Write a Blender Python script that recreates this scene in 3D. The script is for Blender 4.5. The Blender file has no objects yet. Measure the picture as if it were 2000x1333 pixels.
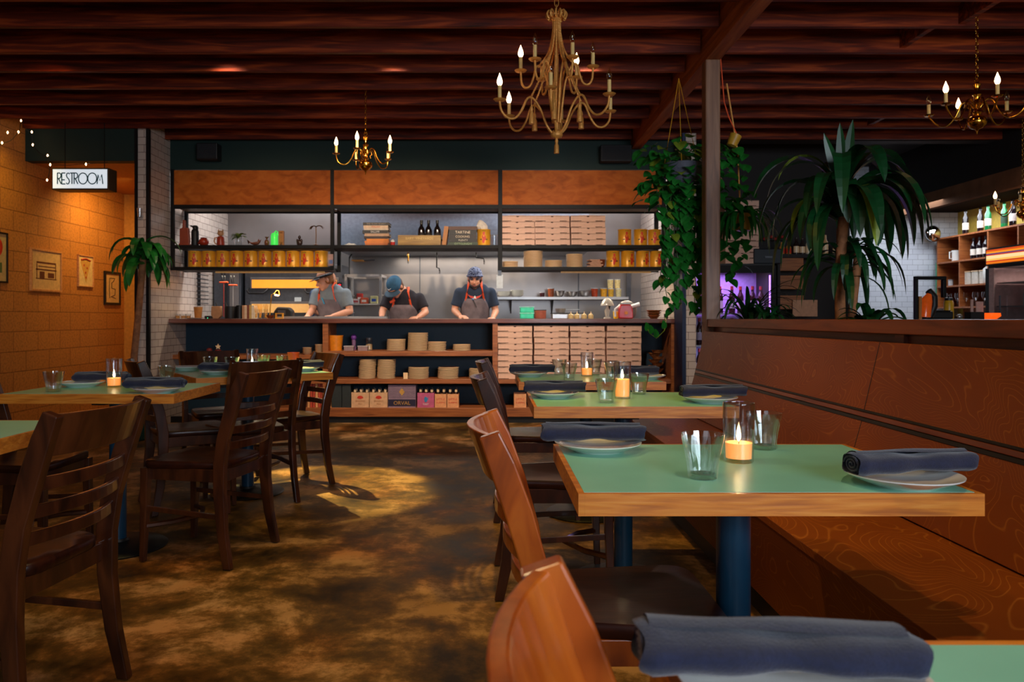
import bpy, math, random
from mathutils import Vector, Matrix
PI = math.pi
D = bpy.data
COL = bpy.context.scene.collection
SC = bpy.context.scene
V = Vector

# ---------------- camera, world, exposure, assumed daylight ----------------
F = 1480.0; CX = 957.0; CY = 622.0; H = 1.08
cam_d = D.cameras.new('camera'); cam = D.objects.new('camera', cam_d); COL.objects.link(cam)
cam.location = (0, 0, H); cam.rotation_euler = (PI/2, 0, 0)
cam_d.sensor_width = 36; cam_d.lens = 36*F/2000
cam_d.shift_x = (1000-CX)/2000; cam_d.shift_y = -(666.5-CY)/2000
cam_d.clip_start = 0.02; cam_d.clip_end = 100
cam_d.dof.use_dof = True; cam_d.dof.focus_distance = 2.2; cam_d.dof.aperture_fstop = 8
SC.camera = cam
SC.view_settings.view_transform = 'Standard'; SC.view_settings.look = 'None'
SC.view_settings.gamma = 1; SC.view_settings.use_curve_mapping = False
SC.view_settings.exposure = 0.2
w = D.worlds.new('world'); SC.world = w; w.use_nodes = True
w.node_tree.nodes['Background'].inputs[0].default_value = (0.35, 0.5, 0.8, 1)
w.node_tree.nodes['Background'].inputs[1].default_value = 0.05

def light(kind, name, loc, energy, col, rot=None, size=None, sizey=None, target=None, spot=None, blend=0.5):
    ld = D.lights.new(name, kind); ld.energy = energy; ld.color = col
    if kind == 'AREA':
        ld.shape = 'RECTANGLE'; ld.size = size; ld.size_y = sizey or size
    elif size is not None: ld.shadow_soft_size = size
    if kind == 'SPOT': ld.spot_size = spot; ld.spot_blend = blend
    o = D.objects.new(name, ld); COL.objects.link(o); o.location = loc
    if target is not None:
        o.rotation_euler = (V(target)-V(loc)).to_track_quat('-Z', 'Y').to_euler()
    elif rot: o.rotation_euler = rot
    return o
COOL = (0.78, 0.88, 1.0); WARM = (1.0, 0.56, 0.20)
# assumed daylight: area lights at two added windows behind the camera, out of view
light('AREA', 'assumed_daylight', (2.2, -2.44, 1.75), 175, COOL, size=2.6, sizey=1.5, rot=(PI/2, 0, 0))
light('AREA', 'assumed_daylight', (-2.4, -2.44, 1.75), 12, COOL, size=2.6, sizey=1.5, rot=(PI/2, 0, 0))
# assumed kitchen ceiling tubes and hood light, out of view; then shelf tubes
light('AREA', 'assumed_kitchen_light', (-2.2, 8.62, 2.80), 30, (0.90, 0.95, 1.0), size=1.6, sizey=0.3, rot=(0, 0, 0))
light('AREA', 'assumed_kitchen_light', (0.9, 8.50, 2.80), 34, (0.90, 0.95, 1.0), size=1.8, sizey=0.3, rot=(0, 0, 0))
light('AREA', 'assumed_hood_light', (-0.3, 9.15, 1.85), 15, (1.0, 0.88, 0.74), size=1.8, sizey=0.2, rot=(0, 0, 0))
light('AREA', 'shelf_tube_light', (-2.3, 8.02, 1.53), 6, (1.0, 0.86, 0.66), size=1.1, sizey=0.04, rot=(0, 0, 0))
light('AREA', 'shelf_tube_light', (1.2, 8.02, 1.53), 6, (1.0, 0.86, 0.66), size=1.0, sizey=0.04, rot=(0, 0, 0))
# unseen dining-room spots: first casts the floor pool, rest are added fill; cans below
SPOTS = [((-1.72, 6.108), 680, (1.0, 0.76, 0.24), .015, (-1.08, 4.85, 0), 26, .35, 'above the angled table'),
 ((-4.05, 6.526), 34, (1.0, 0.74, 0.14), .04, (-4.49, 6.95, 1.9), 85, 1, 'near the restroom sign'),
 ((-3.0, 5.272), 26, (1.0, 0.44, 0.12), .04, (-4.49, 7.2, 1.3), 80, 1, 'aimed at the block wall'),
 ((0.55, 0.83), 58, (1.0, 0.68, 0.34), .04, (1.0, 1.5, 0.7), 120, 1, 'over the table with the short candle'),
 ((0.35, 2.92), 100, (1.0, 0.58, 0.06), .04, (0.6, 3.4, 0.7), 95, 1, 'over the table with the tall candle'),
 ((-0.9, 1.66), 75, (1.0, 0.74, 0.38), .04, (-0.5, 1.6, 0), 95, 1, 'over the aisle'),
 ((-0.7, 2.92), 40, (1.0, 0.68, 0.30), .04, (-0.5, 3.4, 0), 70, 1, 'over the middle of the aisle'),
 ((-1.7, 2.92), 34, (1.0, 0.66, 0.12), .04, (-1.85, 3.3, 0.7), 70, 1, 'over the candle table by the block wall'),
 ((-1.9, 5.272), 120, (1.0, 0.74, 0.50), .04, (-2.2, 7.8, 1.5), 70, 1, 'aimed at the shelf frame, block wall side'),
 ((-0.7, 5.272), 330, (1.0, 0.78, 0.54), .04, (-0.8, 7.8, 1.0), 76, 1, 'aimed at the plate shelves'),
 ((0.7, 5.272), 270, (1.0, 0.82, 0.64), .04, (0.8, 7.8, 1.1), 76, 1, 'aimed at the pizza boxes')]
for (x, y), e, c_, s_, tg, an, bl, nm_ in SPOTS:
    light('SPOT', 'unseen_spot_light', (x, y, 2.942), e, c_, size=s_, target=tg, spot=math.radians(an), blend=bl)
light('SPOT', 'unseen_hall_spot', (-3.85, 8.2, 2.55), 46, (1.0, 0.66, 0.2), size=0.05, target=(-4.4, 8.5, 1.7), spot=math.radians(140), blend=1)  # added warm light in the hall, its source unseen
light('AREA', 'unseen_bar_light', (5.6, 9.3, 2.45), 34, (0.85, 0.9, 1.0), size=1.2, sizey=1.2, rot=(0, 0, 0))  # added cool light over the bar, its source unseen

# ---------------- materials ----------------
def lin(c):
    return tuple(((x/255)/12.92 if x/255 <= 0.04045 else ((x/255+0.055)/1.055)**2.4) for x in c)
def newmat(name):
    m = D.materials.new(name); m.use_nodes = True
    nt = m.node_tree; b = nt.nodes['Principled BSDF']
    return m, nt, b
MATS = {}
def mat(name, rgb, rough=0.5, metal=0.0, emit=0, ecol=None, noise=0.12, nscale=30, bump=0.0, bscale=60, coat=0, spec=None, trans=0, sss=0, alpha=None, ior=None, sheen=0):
    if name in MATS: return MATS[name]
    m, nt, b = newmat(name); N = nt.nodes; L = nt.links
    c = lin(rgb)
    tc = N.new('ShaderNodeTexCoord')
    if noise > 0:
        n = N.new('ShaderNodeTexNoise'); n.inputs['Scale'].default_value = nscale; n.inputs['Detail'].default_value = 3
        L.new(tc.outputs['Object'], n.inputs['Vector'])
        r = N.new('ShaderNodeValToRGB'); r.color_ramp.elements[0].position = 0.3; r.color_ramp.elements[1].position = 0.7
        r.color_ramp.elements[0].color = tuple(x*(1-noise) for x in c)+(1,); r.color_ramp.elements[1].color = tuple(min(1, x*(1+noise)) for x in c)+(1,)
        L.new(n.outputs['Fac'], r.inputs['Fac']); L.new(r.outputs['Color'], b.inputs['Base Color'])
    else: b.inputs['Base Color'].default_value = c+(1,)
    b.inputs['Roughness'].default_value = rough; b.inputs['Metallic'].default_value = metal
    if coat: b.inputs['Coat Weight'].default_value = coat; b.inputs['Coat Roughness'].default_value = 0.12
    if spec is not None: b.inputs['Specular IOR Level'].default_value = spec
    if trans: b.inputs['Transmission Weight'].default_value = trans
    if ior: b.inputs['IOR'].default_value = ior
    if sss: b.inputs['Subsurface Weight'].default_value = sss; b.inputs['Subsurface Radius'].default_value = (0.02, 0.008, 0.004)
    if sheen: b.inputs['Sheen Weight'].default_value = sheen
    if emit:
        b.inputs['Emission Color'].default_value = lin(ecol or rgb)+(1,); b.inputs['Emission Strength'].default_value = emit
    if bump:
        n2 = N.new('ShaderNodeTexNoise'); n2.inputs['Scale'].default_value = bscale; n2.inputs['Detail'].default_value = 4
        L.new(tc.outputs['Object'], n2.inputs['Vector'])
        bp = N.new('ShaderNodeBump'); bp.inputs['Strength'].default_value = bump; bp.inputs['Distance'].default_value = 0.01
        L.new(n2.outputs['Fac'], bp.inputs['Height']); L.new(bp.outputs['Normal'], b.inputs['Normal'])
    MATS[name] = m
    return m
def ramp(N, stops):
    r = N.new('ShaderNodeValToRGB'); cr = r.color_ramp
    while len(cr.elements) < len(stops): cr.elements.new(0.5)
    for e, (p, c) in zip(cr.elements, stops): e.position = p; e.color = tuple(c)+(1,)
    return r
def wood(name, dark, mid, lite, rough=0.35, scale=(1, 14, 14), nscale=3.0, coat=0.3, bump=0.08, spec=0.5):
    if name in MATS: return MATS[name]
    m, nt, b = newmat(name); N = nt.nodes; L = nt.links
    tc = N.new('ShaderNodeTexCoord'); mp = N.new('ShaderNodeMapping'); mp.inputs['Scale'].default_value = scale
    L.new(tc.outputs['Object'], mp.inputs['Vector'])
    n = N.new('ShaderNodeTexNoise'); n.inputs['Scale'].default_value = nscale; n.inputs['Detail'].default_value = 6; n.inputs['Distortion'].default_value = 0.8
    L.new(mp.outputs['Vector'], n.inputs['Vector'])
    r = ramp(N, [(0.25, lin(dark)), (0.5, lin(mid)), (0.78, lin(lite))])
    L.new(n.outputs['Fac'], r.inputs['Fac']); L.new(r.outputs['Color'], b.inputs['Base Color'])
    b.inputs['Roughness'].default_value = rough; b.inputs['Coat Weight'].default_value = coat; b.inputs['Coat Roughness'].default_value = 0.15
    b.inputs['Specular IOR Level'].default_value = spec
    bp = N.new('ShaderNodeBump'); bp.inputs['Strength'].default_value = bump; bp.inputs['Distance'].default_value = 0.004
    L.new(n.outputs['Fac'], bp.inputs['Height']); L.new(bp.outputs['Normal'], b.inputs['Normal'])
    MATS[name] = m; return m
def plywood(name, dark, mid, line, vscale=(1, 1, 1), sc=1.1, freq=16, rough=0.5, coat=0.05, spec=0.3):
    m, nt, b = newmat(name); N = nt.nodes; L = nt.links
    tc = N.new('ShaderNodeTexCoord'); mp = N.new('ShaderNodeMapping'); mp.inputs['Scale'].default_value = vscale
    L.new(tc.outputs['Object'], mp.inputs['Vector'])
    n = N.new('ShaderNodeTexNoise'); n.inputs['Scale'].default_value = sc; n.inputs['Detail'].default_value = 2.2; n.inputs['Distortion'].default_value = 1.3; n.inputs['Roughness'].default_value = 0.42
    L.new(mp.outputs['Vector'], n.inputs['Vector'])
    mu = N.new('ShaderNodeMath'); mu.operation = 'MULTIPLY'; mu.inputs[1].default_value = freq
    L.new(n.outputs['Fac'], mu.inputs[0])
    fr = N.new('ShaderNodeMath'); fr.operation = 'PINGPONG'; fr.inputs[1].default_value = 0.5; L.new(mu.outputs[0], fr.inputs[0])
    r = ramp(N, [(0.0, lin(line)), (0.10, lin(mid)), (0.5, lin(mid)), (0.95, tuple(x*0.72 for x in lin(mid)))]); L.new(fr.outputs[0], r.inputs['Fac'])
    n2 = N.new('ShaderNodeTexNoise'); n2.inputs['Scale'].default_value = 1.7; n2.inputs['Detail'].default_value = 5
    L.new(tc.outputs['Object'], n2.inputs['Vector'])
    r2 = ramp(N, [(0.35, (0.0,)*3), (0.68, (1,)*3)]); L.new(n2.outputs['Fac'], r2.inputs['Fac'])
    mx = N.new('ShaderNodeMix'); mx.data_type = 'RGBA'; mx.blend_type = 'MIX'
    L.new(r2.outputs['Color'], mx.inputs[0]); mx.inputs[6].default_value = lin(dark)+(1,); L.new(r.outputs['Color'], mx.inputs[7])
    mx2 = N.new('ShaderNodeMix'); mx2.data_type = 'RGBA'; mx2.inputs[0].default_value = 0.5
    L.new(mx.outputs[2], mx2.inputs[6]); L.new(r.outputs['Color'], mx2.inputs[7])
    L.new(mx2.outputs[2], b.inputs['Base Color']); b.inputs['Roughness'].default_value = rough
    b.inputs['Coat Weight'].default_value = coat; b.inputs['Coat Roughness'].default_value = 0.25; b.inputs['Specular IOR Level'].default_value = spec
    MATS[name] = m; return m
def brick(name, c1, c2, mortar, bw, bh, msize, axes, rough=0.5, bump=0.5, offset=0.5, spec=0.5, speckle=0.0):
    m, nt, b = newmat(name); N = nt.nodes; L = nt.links
    tc = N.new('ShaderNodeTexCoord'); sp = N.new('ShaderNodeSeparateXYZ'); cb = N.new('ShaderNodeCombineXYZ')
    L.new(tc.outputs['Object'], sp.inputs[0])
    L.new(sp.outputs[axes[0]], cb.inputs[0]); L.new(sp.outputs[axes[1]], cb.inputs[1])
    br = N.new('ShaderNodeTexBrick'); br.offset = offset
    br.inputs['Color1'].default_value = lin(c1)+(1,); br.inputs['Color2'].default_value = lin(c2)+(1,); br.inputs['Mortar'].default_value = lin(mortar)+(1,)
    br.inputs['Scale'].default_value = 1; br.inputs['Mortar Size'].default_value = msize; br.inputs['Brick Width'].default_value = bw; br.inputs['Row Height'].default_value = bh
    br.inputs['Mortar Smooth'].default_value = 0.2
    L.new(cb.outputs[0], br.inputs['Vector'])
    out = br.outputs['Color']
    if speckle:
        n = N.new('ShaderNodeTexNoise'); n.inputs['Scale'].default_value = 45; n.inputs['Detail'].default_value = 6; L.new(tc.outputs['Object'], n.inputs['Vector'])
        r = ramp(N, [(0.38, (1-speckle,)*3), (0.55, (1,)*3)]); L.new(n.outputs['Fac'], r.inputs['Fac'])
        mx = N.new('ShaderNodeMix'); mx.data_type = 'RGBA'; mx.blend_type = 'MULTIPLY'; mx.inputs[0].default_value = 1
        L.new(out, mx.inputs[6]); L.new(r.outputs['Color'], mx.inputs[7]); out = mx.outputs[2]
    L.new(out, b.inputs['Base Color']); b.inputs['Roughness'].default_value = rough; b.inputs['Specular IOR Level'].default_value = spec
    bp = N.new('ShaderNodeBump'); bp.inputs['Strength'].default_value = bump; bp.inputs['Distance'].default_value = 0.006; bp.invert = True
    L.new(br.outputs['Fac'], bp.inputs['Height']); L.new(bp.outputs['Normal'], b.inputs['Normal'])
    MATS[name] = m; return m

def floor_mat():
    m, nt, b = newmat('stained_concrete'); N = nt.nodes; L = nt.links
    tc = N.new('ShaderNodeTexCoord')
    n = N.new('ShaderNodeTexNoise'); n.inputs['Scale'].default_value = 2.4; n.inputs['Detail'].default_value = 10; n.inputs['Roughness'].default_value = 0.72; n.inputs['Distortion'].default_value = 0.15
    L.new(tc.outputs['Object'], n.inputs['Vector'])
    r = ramp(N, [(0.36, lin((44, 34, 16))), (0.46, lin((88, 66, 32))), (0.52, lin((124, 92, 50))), (0.60, lin((186, 144, 98)))]); L.new(n.outputs['Fac'], r.inputs['Fac'])
    n2 = N.new('ShaderNodeTexNoise'); n2.inputs['Scale'].default_value = 1.1; n2.inputs['Detail'].default_value = 4
    L.new(tc.outputs['Object'], n2.inputs['Vector'])
    r2 = ramp(N, [(0.35, lin((150, 140, 60))), (0.5, (1, 1, 1)), (0.65, lin((255, 205, 150)))]); L.new(n2.outputs['Fac'], r2.inputs['Fac'])
    mx = N.new('ShaderNodeMix'); mx.data_type = 'RGBA'; mx.blend_type = 'MULTIPLY'; mx.inputs[0].default_value = 0.8
    L.new(r.outputs['Color'], mx.inputs[6]); L.new(r2.outputs['Color'], mx.inputs[7])
    L.new(mx.outputs[2], b.inputs['Base Color'])
    b.inputs['Specular IOR Level'].default_value = 0.14
    r3 = ramp(N, [(0.3, (0.42,)*3), (0.7, (0.62,)*3)]); L.new(n.outputs['Fac'], r3.inputs['Fac']); L.new(r3.outputs['Color'], b.inputs['Roughness'])
    bp = N.new('ShaderNodeBump'); bp.inputs['Strength'].default_value = 0.06; L.new(n.outputs['Fac'], bp.inputs['Height']); L.new(bp.outputs['Normal'], b.inputs['Normal'])
    return m
def thin_glass(name, tint=(0.95, 0.97, 0.98), gloss=0.9):
    m = D.materials.new(name); m.use_nodes = True; nt = m.node_tree; N = nt.nodes; L = nt.links
    N.remove(N['Principled BSDF']); out = N['Material Output']
    t = N.new('ShaderNodeBsdfTransparent'); t.inputs[0].default_value = tint+(1,)
    g = N.new('ShaderNodeBsdfGlossy'); g.inputs['Roughness'].default_value = 0.03; g.inputs['Color'].default_value = (gloss,)*3+(1,)
    lw = N.new('ShaderNodeLayerWeight'); lw.inputs['Blend'].default_value = 0.5
    pw_ = N.new('ShaderNodeMath'); pw_.operation = 'POWER'; pw_.inputs[1].default_value = 2.2; L.new(lw.outputs['Facing'], pw_.inputs[0])
    fr = N.new('ShaderNodeMath'); fr.operation = 'MULTIPLY_ADD'; fr.inputs[1].default_value = 1.0; fr.inputs[2].default_value = 0.08; L.new(pw_.outputs[0], fr.inputs[0])
    mx = N.new('ShaderNodeMixShader'); L.new(fr.outputs[0], mx.inputs[0]); L.new(t.outputs[0], mx.inputs[1]); L.new(g.outputs[0], mx.inputs[2])
    L.new(mx.outputs[0], out.inputs['Surface']); MATS[name] = m; return m

M_joist = wood('joist_wood', (34, 8, 2), (104, 32, 8), (184, 78, 24), rough=0.6, scale=(0.6, 9, 9), coat=0, bump=0.2, spec=0.25)
M_beam = wood('beam_wood', (96, 44, 18), (146, 72, 30), (176, 100, 48), rough=0.6, scale=(9, 0.6, 9), coat=0, bump=0.2, spec=0.25)
M_post = wood('post_wood', (86, 54, 36), (128, 86, 60), (154, 112, 82), rough=0.5, scale=(9, 9, 0.6), coat=0.1)
M_chair = wood('chair_wood', (34, 15, 7), (62, 28, 12), (88, 44, 20), rough=0.3, scale=(6, 6, 1.5), coat=0.5)
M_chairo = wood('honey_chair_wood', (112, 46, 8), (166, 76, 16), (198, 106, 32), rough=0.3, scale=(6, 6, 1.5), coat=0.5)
M_seat = wood('seat_wood', (26, 9, 5), (46, 18, 9), (66, 29, 14), rough=0.35, scale=(2, 12, 6), coat=0.12, spec=0.25)
M_edge = wood('table_edge_wood', (158, 82, 14), (206, 122, 32), (226, 152, 60), rough=0.4, scale=(2, 12, 30), coat=0.2)
M_ply = plywood('booth_plywood', (100, 42, 6), (146, 72, 14), (184, 108, 36), vscale=(1.2, 0.9, 1.7), sc=1.25, freq=52)
M_plyk = wood('header_plywood', (150, 70, 18), (188, 94, 28), (206, 112, 40), rough=0.55, scale=(1.6, 3, 3), nscale=4.5, coat=0, spec=0.15)
M_rail = wood('rail_wood', (84, 34, 14), (122, 56, 24), (150, 78, 38), rough=0.45, scale=(9, 0.7, 9), coat=0.15)
M_shelfw = wood('shelf_wood', (110, 56, 24), (156, 88, 42), (184, 112, 60), rough=0.45, scale=(1, 10, 16), coat=0.1)
M_ctop = wood('counter_wood', (74, 34, 22), (108, 56, 40), (132, 76, 54), rough=0.35, scale=(1, 10, 16), coat=0.3)
M_table = mat('green_laminate', (132, 200, 178), 0.34, noise=0.05, nscale=8, spec=0.5)
M_metalb = mat('black_steel', (15, 11, 11), 0.55, 0, spec=0.25)
M_pole = mat('teal_painted_steel', (18, 62, 88), 0.32, 0.2, coat=0.4, noise=0.05)
M_green = mat('dark_green_paint', (8, 38, 32), 0.7, noise=0.05)
M_teal = mat('dark_teal_paint', (10, 44, 62), 0.6, noise=0.05)
M_steel = mat('brushed_steel', (176, 172, 170), 0.32, 0.75, noise=0.08, nscale=6, bump=0.05, bscale=40)
M_steel2 = mat('stainless_panel', (142, 136, 134), 0.34, 0.72, noise=0.14, nscale=2.0, bump=0.04, bscale=3)
M_steeld = mat('dark_steel', (90, 92, 98), 0.4, 0.7)
M_brass = mat('polished_brass', (222, 160, 60), 0.16, 1.0, noise=0.05)
M_rope = mat('antique_gold', (226, 158, 78), 0.45, 0.4, bump=0.4, bscale=120)
M_cand = mat('candle_sleeve', (236, 196, 120), 0.5, sss=0.1)
M_black = mat('matte_black', (16, 15, 16), 0.5)
M_white = mat('white_ceramic', (232, 232, 226), 0.12, coat=0.5, noise=0.02)
M_plate = mat('cream_ceramic', (242, 206, 160), 0.3, noise=0.04)
M_nap = mat('navy_cloth', (20, 28, 56), 0.95, noise=0.2, nscale=160, bump=0.2, bscale=420, sheen=0.3)
M_leaf = mat('leaf_green', (34, 116, 40), 0.35, noise=0.45, nscale=9, spec=0.5)
M_leafy = mat('leaf_yellow_green', (120, 140, 40), 0.4, noise=0.4, nscale=12)
M_leafd = mat('leaf_dark', (14, 62, 28), 0.38, noise=0.5, nscale=7)
M_vine = mat('vine_stem', (60, 84, 34), 0.6)
M_trunk = mat('cane_trunk', (150, 96, 58), 0.8, noise=0.35, nscale=25, bump=0.4)
M_card = mat('pizza_box_card', (226, 180, 156), 0.75, noise=0.05)
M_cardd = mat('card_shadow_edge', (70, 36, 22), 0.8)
M_can = mat('can_yellow', (226, 158, 40), 0.35, 0.15, noise=0.06, nscale=20)
M_red = mat('print_red', (206, 52, 30), 0.5)
M_orange = mat('strap_orange', (240, 84, 34), 0.7)
M_wax = mat('candle_wax', (250, 205, 150), 0.5, sss=0.5, emit=0.9, ecol=(255, 140, 50), noise=0.03)
M_flame = mat('flame', (255, 220, 150), 0.5, emit=26, ecol=(255, 214, 150), noise=0)
M_bulb = mat('lit_bulb', (255, 230, 190), 0.4, emit=16, ecol=(255, 200, 140), noise=0)
M_bulboff = thin_glass('clear_bulb_glass', (0.95, 0.85, 0.7))
M_glass = thin_glass('clear_thin_glass')
M_tumb = thin_glass('tumbler_glass', (0.90, 0.93, 0.93), 1.0)
M_skin = mat('skin', (214, 150, 118), 0.5, sss=0.15, noise=0.06)
M_hair = mat('brown_hair', (92, 54, 26), 0.7, noise=0.4, nscale=90, bump=0.5, bscale=150)
M_apron = mat('grey_brown_canvas', (116, 102, 106), 0.9, noise=0.22, nscale=12, bump=0.2)
M_block = brick('painted_block', (206, 132, 62), (196, 124, 58), (150, 90, 40), 0.386, 0.1905, 0.0045, ('Y', 'Z'), rough=0.55, bump=0.6, speckle=0.25)
M_tilex = brick('white_tile_front', (206, 186, 172), (198, 178, 164), (84, 56, 48), 0.145, 0.0725, 0.0022, ('X', 'Z'), rough=0.22, bump=0.3)
M_tiley = brick('white_tile_side', (206, 186, 172), (198, 178, 164), (84, 56, 48), 0.145, 0.0725, 0.0022, ('Y', 'Z'), rough=0.22, bump=0.3)
M_floor = floor_mat()
M_dark = mat('dark_wall_paint', (22, 14, 12), 0.7, noise=0.05)

# ---------------- mesh builder ----------------
class MB:
    def __init__(s): s.v = []; s.f = []; s.m = []
    def add(s, vs, fs, mi=0):
        o = len(s.v); s.v += [tuple(p) for p in vs]
        for f in fs: s.f.append(tuple(i+o for i in f)); s.m.append(mi)
        return s
    def box(s, x0, x1, y0, y1, z0, z1, mi=0, M=None):
        vs = [V((x, y, z)) for z in (z0, z1) for y in (y0, y1) for x in (x0, x1)]
        if M: vs = [M @ p for p in vs]
        return s.add(vs, [(0, 2, 3, 1), (4, 5, 7, 6), (0, 1, 5, 4), (2, 6, 7, 3), (0, 4, 6, 2), (1, 3, 7, 5)], mi)
    def cb(s, c, size, mi=0, M=None):
        c = V(c); h = V(size)/2
        return s.box(c.x-h.x, c.x+h.x, c.y-h.y, c.y+h.y, c.z-h.z, c.z+h.z, mi, M)
    def lathe(s, prof, c=(0, 0, 0), n=24, mi=0, close=True, fac=0, M=None, sx=1, sy=1):
        c = V(c); vs = []; fs = []
        k = len(prof)
        for i, (r, z) in enumerate(prof):
            for j in range(n):
                a = 2*PI*j/n; rr = r
                if fac and r > 0: rr = r*(1-fac*(0.5-0.5*math.cos(9*a)))
                p = V((rr*math.cos(a)*sx, rr*math.sin(a)*sy, z))
                if M: p = M @ p
                vs.append(c+p)
        for i in range(k-1):
            for j in range(n):
                a, b = i*n+j, i*n+(j+1) % n
                fs.append((a, b, b+n, a+n))
        if close:
            if prof[0][0] > 0: fs.append(tuple(reversed(range(n))))
            if prof[-1][0] > 0: fs.append(tuple(range((k-1)*n, k*n)))
        return s.add(vs, fs, mi)
    def ball(s, c, r, n=12, mi=0, M=None):
        rx, ry, rz = (r, r, r) if not hasattr(r, '__len__') else r
        vs = []; fs = []; c = V(c); m = max(6, n//2+2)
        for i in range(m+1):
            t = PI*i/m
            for j in range(n):
                a = 2*PI*j/n
                p = V((rx*math.sin(t)*math.cos(a), ry*math.sin(t)*math.sin(a), -rz*math.cos(t)))
                if M: p = M @ p
                vs.append(c+p)
        for i in range(m):
            for j in range(n):
                a, b = i*n+j, i*n+(j+1) % n
                fs.append((a, b, b+n, a+n))
        return s.add(vs, fs, mi)
    def tube(s, pts, r, n=8, mi=0, flat=None, up=None, cap=True):
        pts = [V(p) for p in pts]; k = len(pts)
        rs = r if hasattr(r, '__len__') else [r]*k
        vs = []; fs = []; pu = V(up) if up else None
        for i, p in enumerate(pts):
            t = (pts[min(i+1, k-1)]-pts[max(i-1, 0)])
            t = t.normalized() if t.length > 1e-9 else V((0, 0, 1))
            if pu is None: pu = V((0, 0, 1)) if abs(t.z) < 0.9 else V((1, 0, 0))
            x = t.cross(pu)
            if x.length < 1e-4: x = t.cross(V((0.3, 1, 0.2)))
            x.normalize(); y = x.cross(t).normalized()
            if not up: pu = y
            for j in range(n):
                a = 2*PI*(j+0.5)/n
                rr = rs[i]
                fx, fy = (flat if flat else (1, 1))
                vs.append(p+x*math.cos(a)*rr*fx+y*math.sin(a)*rr*fy)
        for i in range(k-1):
            for j in range(n):
                a, b = i*n+j, i*n+(j+1) % n
                fs.append((a, b, b+n, a+n))
        if cap: fs.append(tuple(reversed(range(n)))); fs.append(tuple(range((k-1)*n, k*n)))
        return s.add(vs, fs, mi)
    def loft(s, rings, mi=0, cap=True):
        n = len(rings[0]); vs = [p for r in rings for p in r]; fs = []
        for i in range(len(rings)-1):
            for j in range(n):
                a, b = i*n+j, i*n+(j+1) % n
                fs.append((a, b, b+n, a+n))
        if cap: fs.append(tuple(reversed(range(n)))); fs.append(tuple(range((len(rings)-1)*n, len(rings)*n)))
        return s.add(vs, fs, mi)
    def prism(s, poly, axis, a, b, mi=0):
        def mk(p, t):
            if axis == 'y': return V((p[0], t, p[1]))
            if axis == 'x': return V((t, p[0], p[1]))
            return V((p[0], p[1], t))
        n = len(poly)
        vs = [mk(p, a) for p in poly]+[mk(p, b) for p in poly]
        fs = [tuple(range(n)), tuple(reversed(range(n, 2*n)))]
        for i in range(n): fs.append((i, (i+1) % n+0, (i+1) % n+n, i+n))
        return s.add(vs, fs, mi)
    def build(s, name, mats, parent=None, smooth=None, bevel=0, loc=None, rotz=0, autos=True):
        me = D.meshes.new(name); me.from_pydata(s.v, [], s.f)
        if not hasattr(mats, '__len__'): mats = [mats]
        for m in mats: me.materials.append(m)
        me.polygons.foreach_set('material_index', s.m)
        if smooth: me.polygons.foreach_set('use_smooth', [True]*len(s.f))
        me.validate(); me.update()
        import bmesh
        bm = bmesh.new(); bm.from_mesh(me); bmesh.ops.recalc_face_normals(bm, faces=bm.faces[:])
        if smooth:
            for e in bm.edges:
                if len(e.link_faces) == 2 and e.calc_face_angle(0) > 0.9: e.smooth = False
        bm.to_mesh(me); bm.free()
        o = D.objects.new(name, me); COL.objects.link(o)
        if parent: o.parent = parent
        if loc: o.location = loc
        if rotz: o.rotation_euler.z = rotz
        if bevel:
            b = o.modifiers.new('bevel', 'BEVEL'); b.width = bevel; b.segments = 2; b.limit_method = 'ANGLE'; b.angle_limit = 0.6
        return o
def tag(o, label, cat, group=None, kind=None):
    if label: o['label'] = label
    if cat: o['category'] = cat
    if group: o['group'] = group
    if kind: o['kind'] = kind
    return o
def struct(o): o['kind'] = 'structure'; return o
def thing(name, label, cat, loc=(0, 0, 0), rotz=0, group=None):
    o = D.objects.new(name, None); COL.objects.link(o); o.empty_display_size = 0.05
    o.location = loc; o.rotation_euler.z = rotz
    return tag(o, label, cat, group)
def dup(root, loc, rotz=0, label=None, group=None, scale=None):
    def cp(o, par):
        c = o.copy(); COL.objects.link(c)
        if par: c.parent = par
        for ch in KIDS(o): cp(ch, c)
        return c
    r = cp(root, None); r.location = loc; r.rotation_euler.z = rotz
    if label: r['label'] = label
    if group: r['group'] = group
    if scale: r.scale = scale
    return r
def KIDS(o): return [c for c in D.objects if c.parent == o]
def at(px, py, Y): return V(((px-CX)*Y/F, Y, H-(py-CY)*Y/F))
ORD = ['bottom', 'second', 'third', 'fourth', 'fifth', 'sixth', 'seventh', 'eighth', 'ninth', 'tenth', 'eleventh', 'twelfth', 'thirteenth', 'fourteenth', 'fifteenth', 'sixteenth']
def txt(s, loc, size, m, parent, rot=(PI/2, 0, 0), extr=0.0008, name='lettering', offset=0, sx=1):
    c = D.curves.new(name, 'FONT'); c.body = s; c.size = size; c.extrude = extr; c.align_x = 'CENTER'; c.align_y = 'CENTER'; c.offset = offset
    c.materials.append(m)
    tmp = D.objects.new(name, c); COL.objects.link(tmp)
    me = D.meshes.new_from_object(tmp.evaluated_get(bpy.context.evaluated_depsgraph_get())); D.objects.remove(tmp)
    me.materials.clear(); me.materials.append(m)
    o = D.objects.new(name, me); COL.objects.link(o); o.parent = parent; o.location = loc; o.rotation_euler = rot; o.scale = (sx, 1, 1)
    return o
def arc(a0, a1, n): return [a0+(a1-a0)*i/(n-1) for i in range(n)]
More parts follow.
